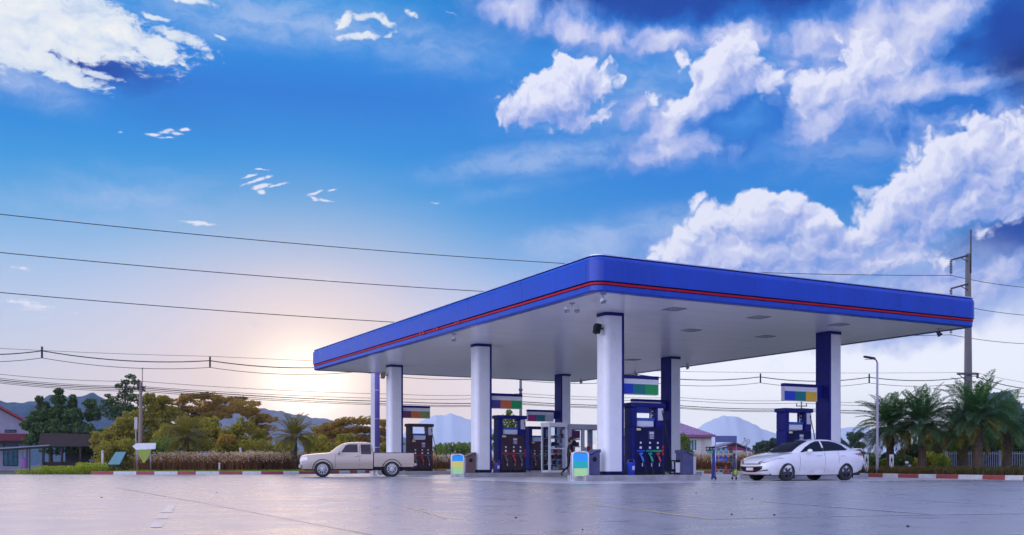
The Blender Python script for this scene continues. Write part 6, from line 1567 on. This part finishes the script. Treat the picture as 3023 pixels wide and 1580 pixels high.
# low voltage bundle with spacers
def span(pts, sag, r, n=12):
    out = []
    for a, b in zip(pts, pts[1:]):
        a, b = Vector(a), Vector(b)
        for i in range(n): q = i / n; out.append(a.lerp(b, q) - Vector((0, 0, sag * 4 * q * (1 - q))))
    out.append(Vector(pts[-1])); return out
def DX(px): return 58 + (px / 3023.0) * 18                                                   # the row of poles runs slightly away to the right
upper = [(-260, 1027), (124, 1036), (620, 1065), (1060, 1078), (1480, 1096), (1880, 1106), (2245, 1113), (2566, 1114), (2878, 1110), (3100, 1150)]
P3 = [W(x, DX(x), ZY(y, DX(x))) for x, y in upper]
mb = MB(); mb.tube(span(P3, .30, 0), .032, 6); o = mb.build('power_cable', cable_black); tag(o, 'thick low voltage cable held by spacer clamps across the lower sky', 'cable', 'overhead cables')
for q in P3[1:8]: MB().box(q.x - .045, q.x + .045, q.y - .04, q.y + .04, q.z - .42, q.z + .25).build('spacer', cable_black, o)
mb = MB(); mb.tube(span([p_ - Vector((0, 0, .42)) for p_ in P3], .30, 0), .019, 6); tag(mb.build('power_cable', cable_black), 'thinner cable hanging just below the thick clamped cable', 'cable', 'overhead cables')
mb = MB(); mb.tube(span([p_ + Vector((0, 0, .27)) for p_ in (P3[0], P3[2], P3[5], P3[8], P3[9])], .1, 0), .012, 5); tag(mb.build('power_cable', cable_black), 'hair thin messenger wire just above the thick clamped cable', 'cable', 'overhead cables')
lows = [((1105, 1126, 1150, 1168), .014, 'topmost thin wire of the low bundle above the left trees'), ((1117, 1141, 1163, 1176), .016, 'second thin wire of the low bundle above the left trees'),
        ((1122, 1145, 1172, 1192), .028, 'thickest cable of the low bundle passing the thin wooden pole'), ((1127, 1150, 1179, 1197), .020, 'cable just under the thickest one of the low bundle'), ((1131, 1155, 1183, 1200), .018, 'lowest thin wire of the low bundle above the left trees')]
for (ya, yb, yc, yd), r, lab in lows:
    pts = [W(x, DX(x), ZY(y, DX(x))) for x, y in ((-300, ya - 12), (0, ya), (417, yb), (1170, yc + 14), (1537, yd - 6), (2010, yd + 6), (2366, yd + 14), (2860, yd + 24), (3100, yd + 30))]
    mb = MB(); mb.tube(span(pts, .12, 0), r, 6); tag(mb.build('power_cable', cable_black), lab, 'cable', 'overhead cables')
# thin wooden pole at the left, with bracket and lightning rod
D = 61; k = D / F; p = thing('wooden_pole', 'thin weathered utility pole with a rod on top above the white arrow sign', 'utility pole', at(416, D)); zt = ZY(1128, D)
mb = MB(); mb.tube([(-.12, 0, -.1), (-.04, 0, 1.5), (0, 0, zt)], [.14, .12, .09], 10); mb.build('shaft', mat('pole_weathered', (.28, .20, .17), .8, streak=True, var=.2), p)
mb = MB(); mb.tube([(.08, 0, zt - .5), (.09, 0, ZY(1085, D))], .022, 6); mb.build('rod', dark_metal, p); mb = MB(); mb.box(-.22, .06, -.08, .08, zt - .28, zt - .06); mb.ball((-.14, 0, zt + .02), .08, 8); mb.build('bracket', bark, p)
D = 60; p = thing('route_sign', 'narrow pale plaque on a thin pole left of the weathered utility pole', 'sign', at(401, D)); MB().box(-.08, .10, -.03, .0, ZY(1268, D), ZY(1232, D)).build('plaque', post_pale, p); mb = MB(); mb.tube([(0, .02, -.05), (0, .02, ZY(1234, D))], .03, 8); mb.build('pole', grey_metal, p)
# blue white pole between pickup cab and column, grey poles behind the canopy
D = 63; k = D / F; p = thing('painted_pole', 'purple pole with a white strip behind the pickup bed', 'pole', at(1109, D)); zt = ZY(1060, D)
mb = MB(); mb.tube([(.0, 0, -.1), (.0, 0, zt)], .26, 18); mb.build('shaft', mat('pole_purple', (.16, .10, .36), .45, var=.06), p)
MB().box(-.27, -.02, -.28, -.2, .3, zt - .1).build('white_strip', white_paint, p)
mb = MB()
for z in (1.6, 3.4, 5.2): mb.lathe([(.285, z), (.285, z + .05)], 18)
mb.build('band', pale_grey, p); mb = MB(); mb.lathe([(.40, -.02), (.40, .12), (.27, .14)], 18); mb.build('footing', concrete, p)
D = 92; p = thing('utility_pole', 'grey concrete pole rising behind the sign with indigo, orange and green blocks', 'utility pole', at(1537, D)); mb = MB(); mb.tube([(0, 0, -.1), (0, 0, ZY(1060, D))], [.15, .11], 8); mb.build('shaft', pole_concrete, p); mb = MB(); mb.box(-.18, .18, -.25, -.1, ZY(1155, D), ZY(1148, D)); mb.box(-.14, .14, -.22, -.1, ZY(1168, D), ZY(1160, D)); mb.build('bracket', dark_metal, p)
D = 132; p = thing('utility_pole', 'small far pole with two insulators above the pump behind the sedan', 'utility pole', at(2366, D)); zt = ZY(1186, D); mb = MB(); mb.tube([(0, 0, -.1), (0, 0, zt)], [.16, .09], 8); mb.build('shaft', pole_concrete, p); za = ZY(1199, D); mb = MB(); mb.box(-.75, .75, -.1, -.02, za - .06, za + .06); mb.build('cross_arm', dark_metal, p); mb = MB()
for x in (-.65, .65): mb.tube([(x, -.06, za), (x, -.06, za + .4)], .06, 8)
mb.build('insulator', dark_metal, p)
# small yellowish hydrant-like stub behind the pickup wheel
p = thing('water_stub', 'low pale standpipe with a valve on the ground behind the pickup bed', 'standpipe', at(1103, 48.2)); mb = MB(); mb.lathe([(.16, 0), (.13, .06), (.07, .10), (.06, .28), (.09, .30), (.07, .38), (0, .40)], 14); mb.build('pipe', post_pale, p); mb = MB(); mb.tube([(-.02, 0, .24), (.22, 0, .24), (.24, 0, .12)], .04, 8); mb.build('spout', post_pale, p); mb = MB(); mb.tube([(-.1, 0, .43), (.1, 0, .43)], .02, 6); mb.build('valve', dark_metal, p)

# ------------------------------------------------------------------ air between here and the hills
hz = bpy.data.materials.new('haze_air'); hz.use_nodes = True
g = NG(hz.node_tree); g.n.clear(); vo = g.new('ShaderNodeVolumePrincipled'); vo.inputs['Color'].default_value = (.74, .90, 1.0, 1); vo.inputs['Density'].default_value = 2.2e-4; vo.inputs['Anisotropy'].default_value = .5
oo = g.new('ShaderNodeOutputMaterial'); g.l.new(vo.outputs[0], oo.inputs['Volume'])
tag(MB().box(-2450, 2450, -300, 2560, -1.5, 134).build('haze', hz), 'thin blue air towards the hills', 'haze', kind='stuff')
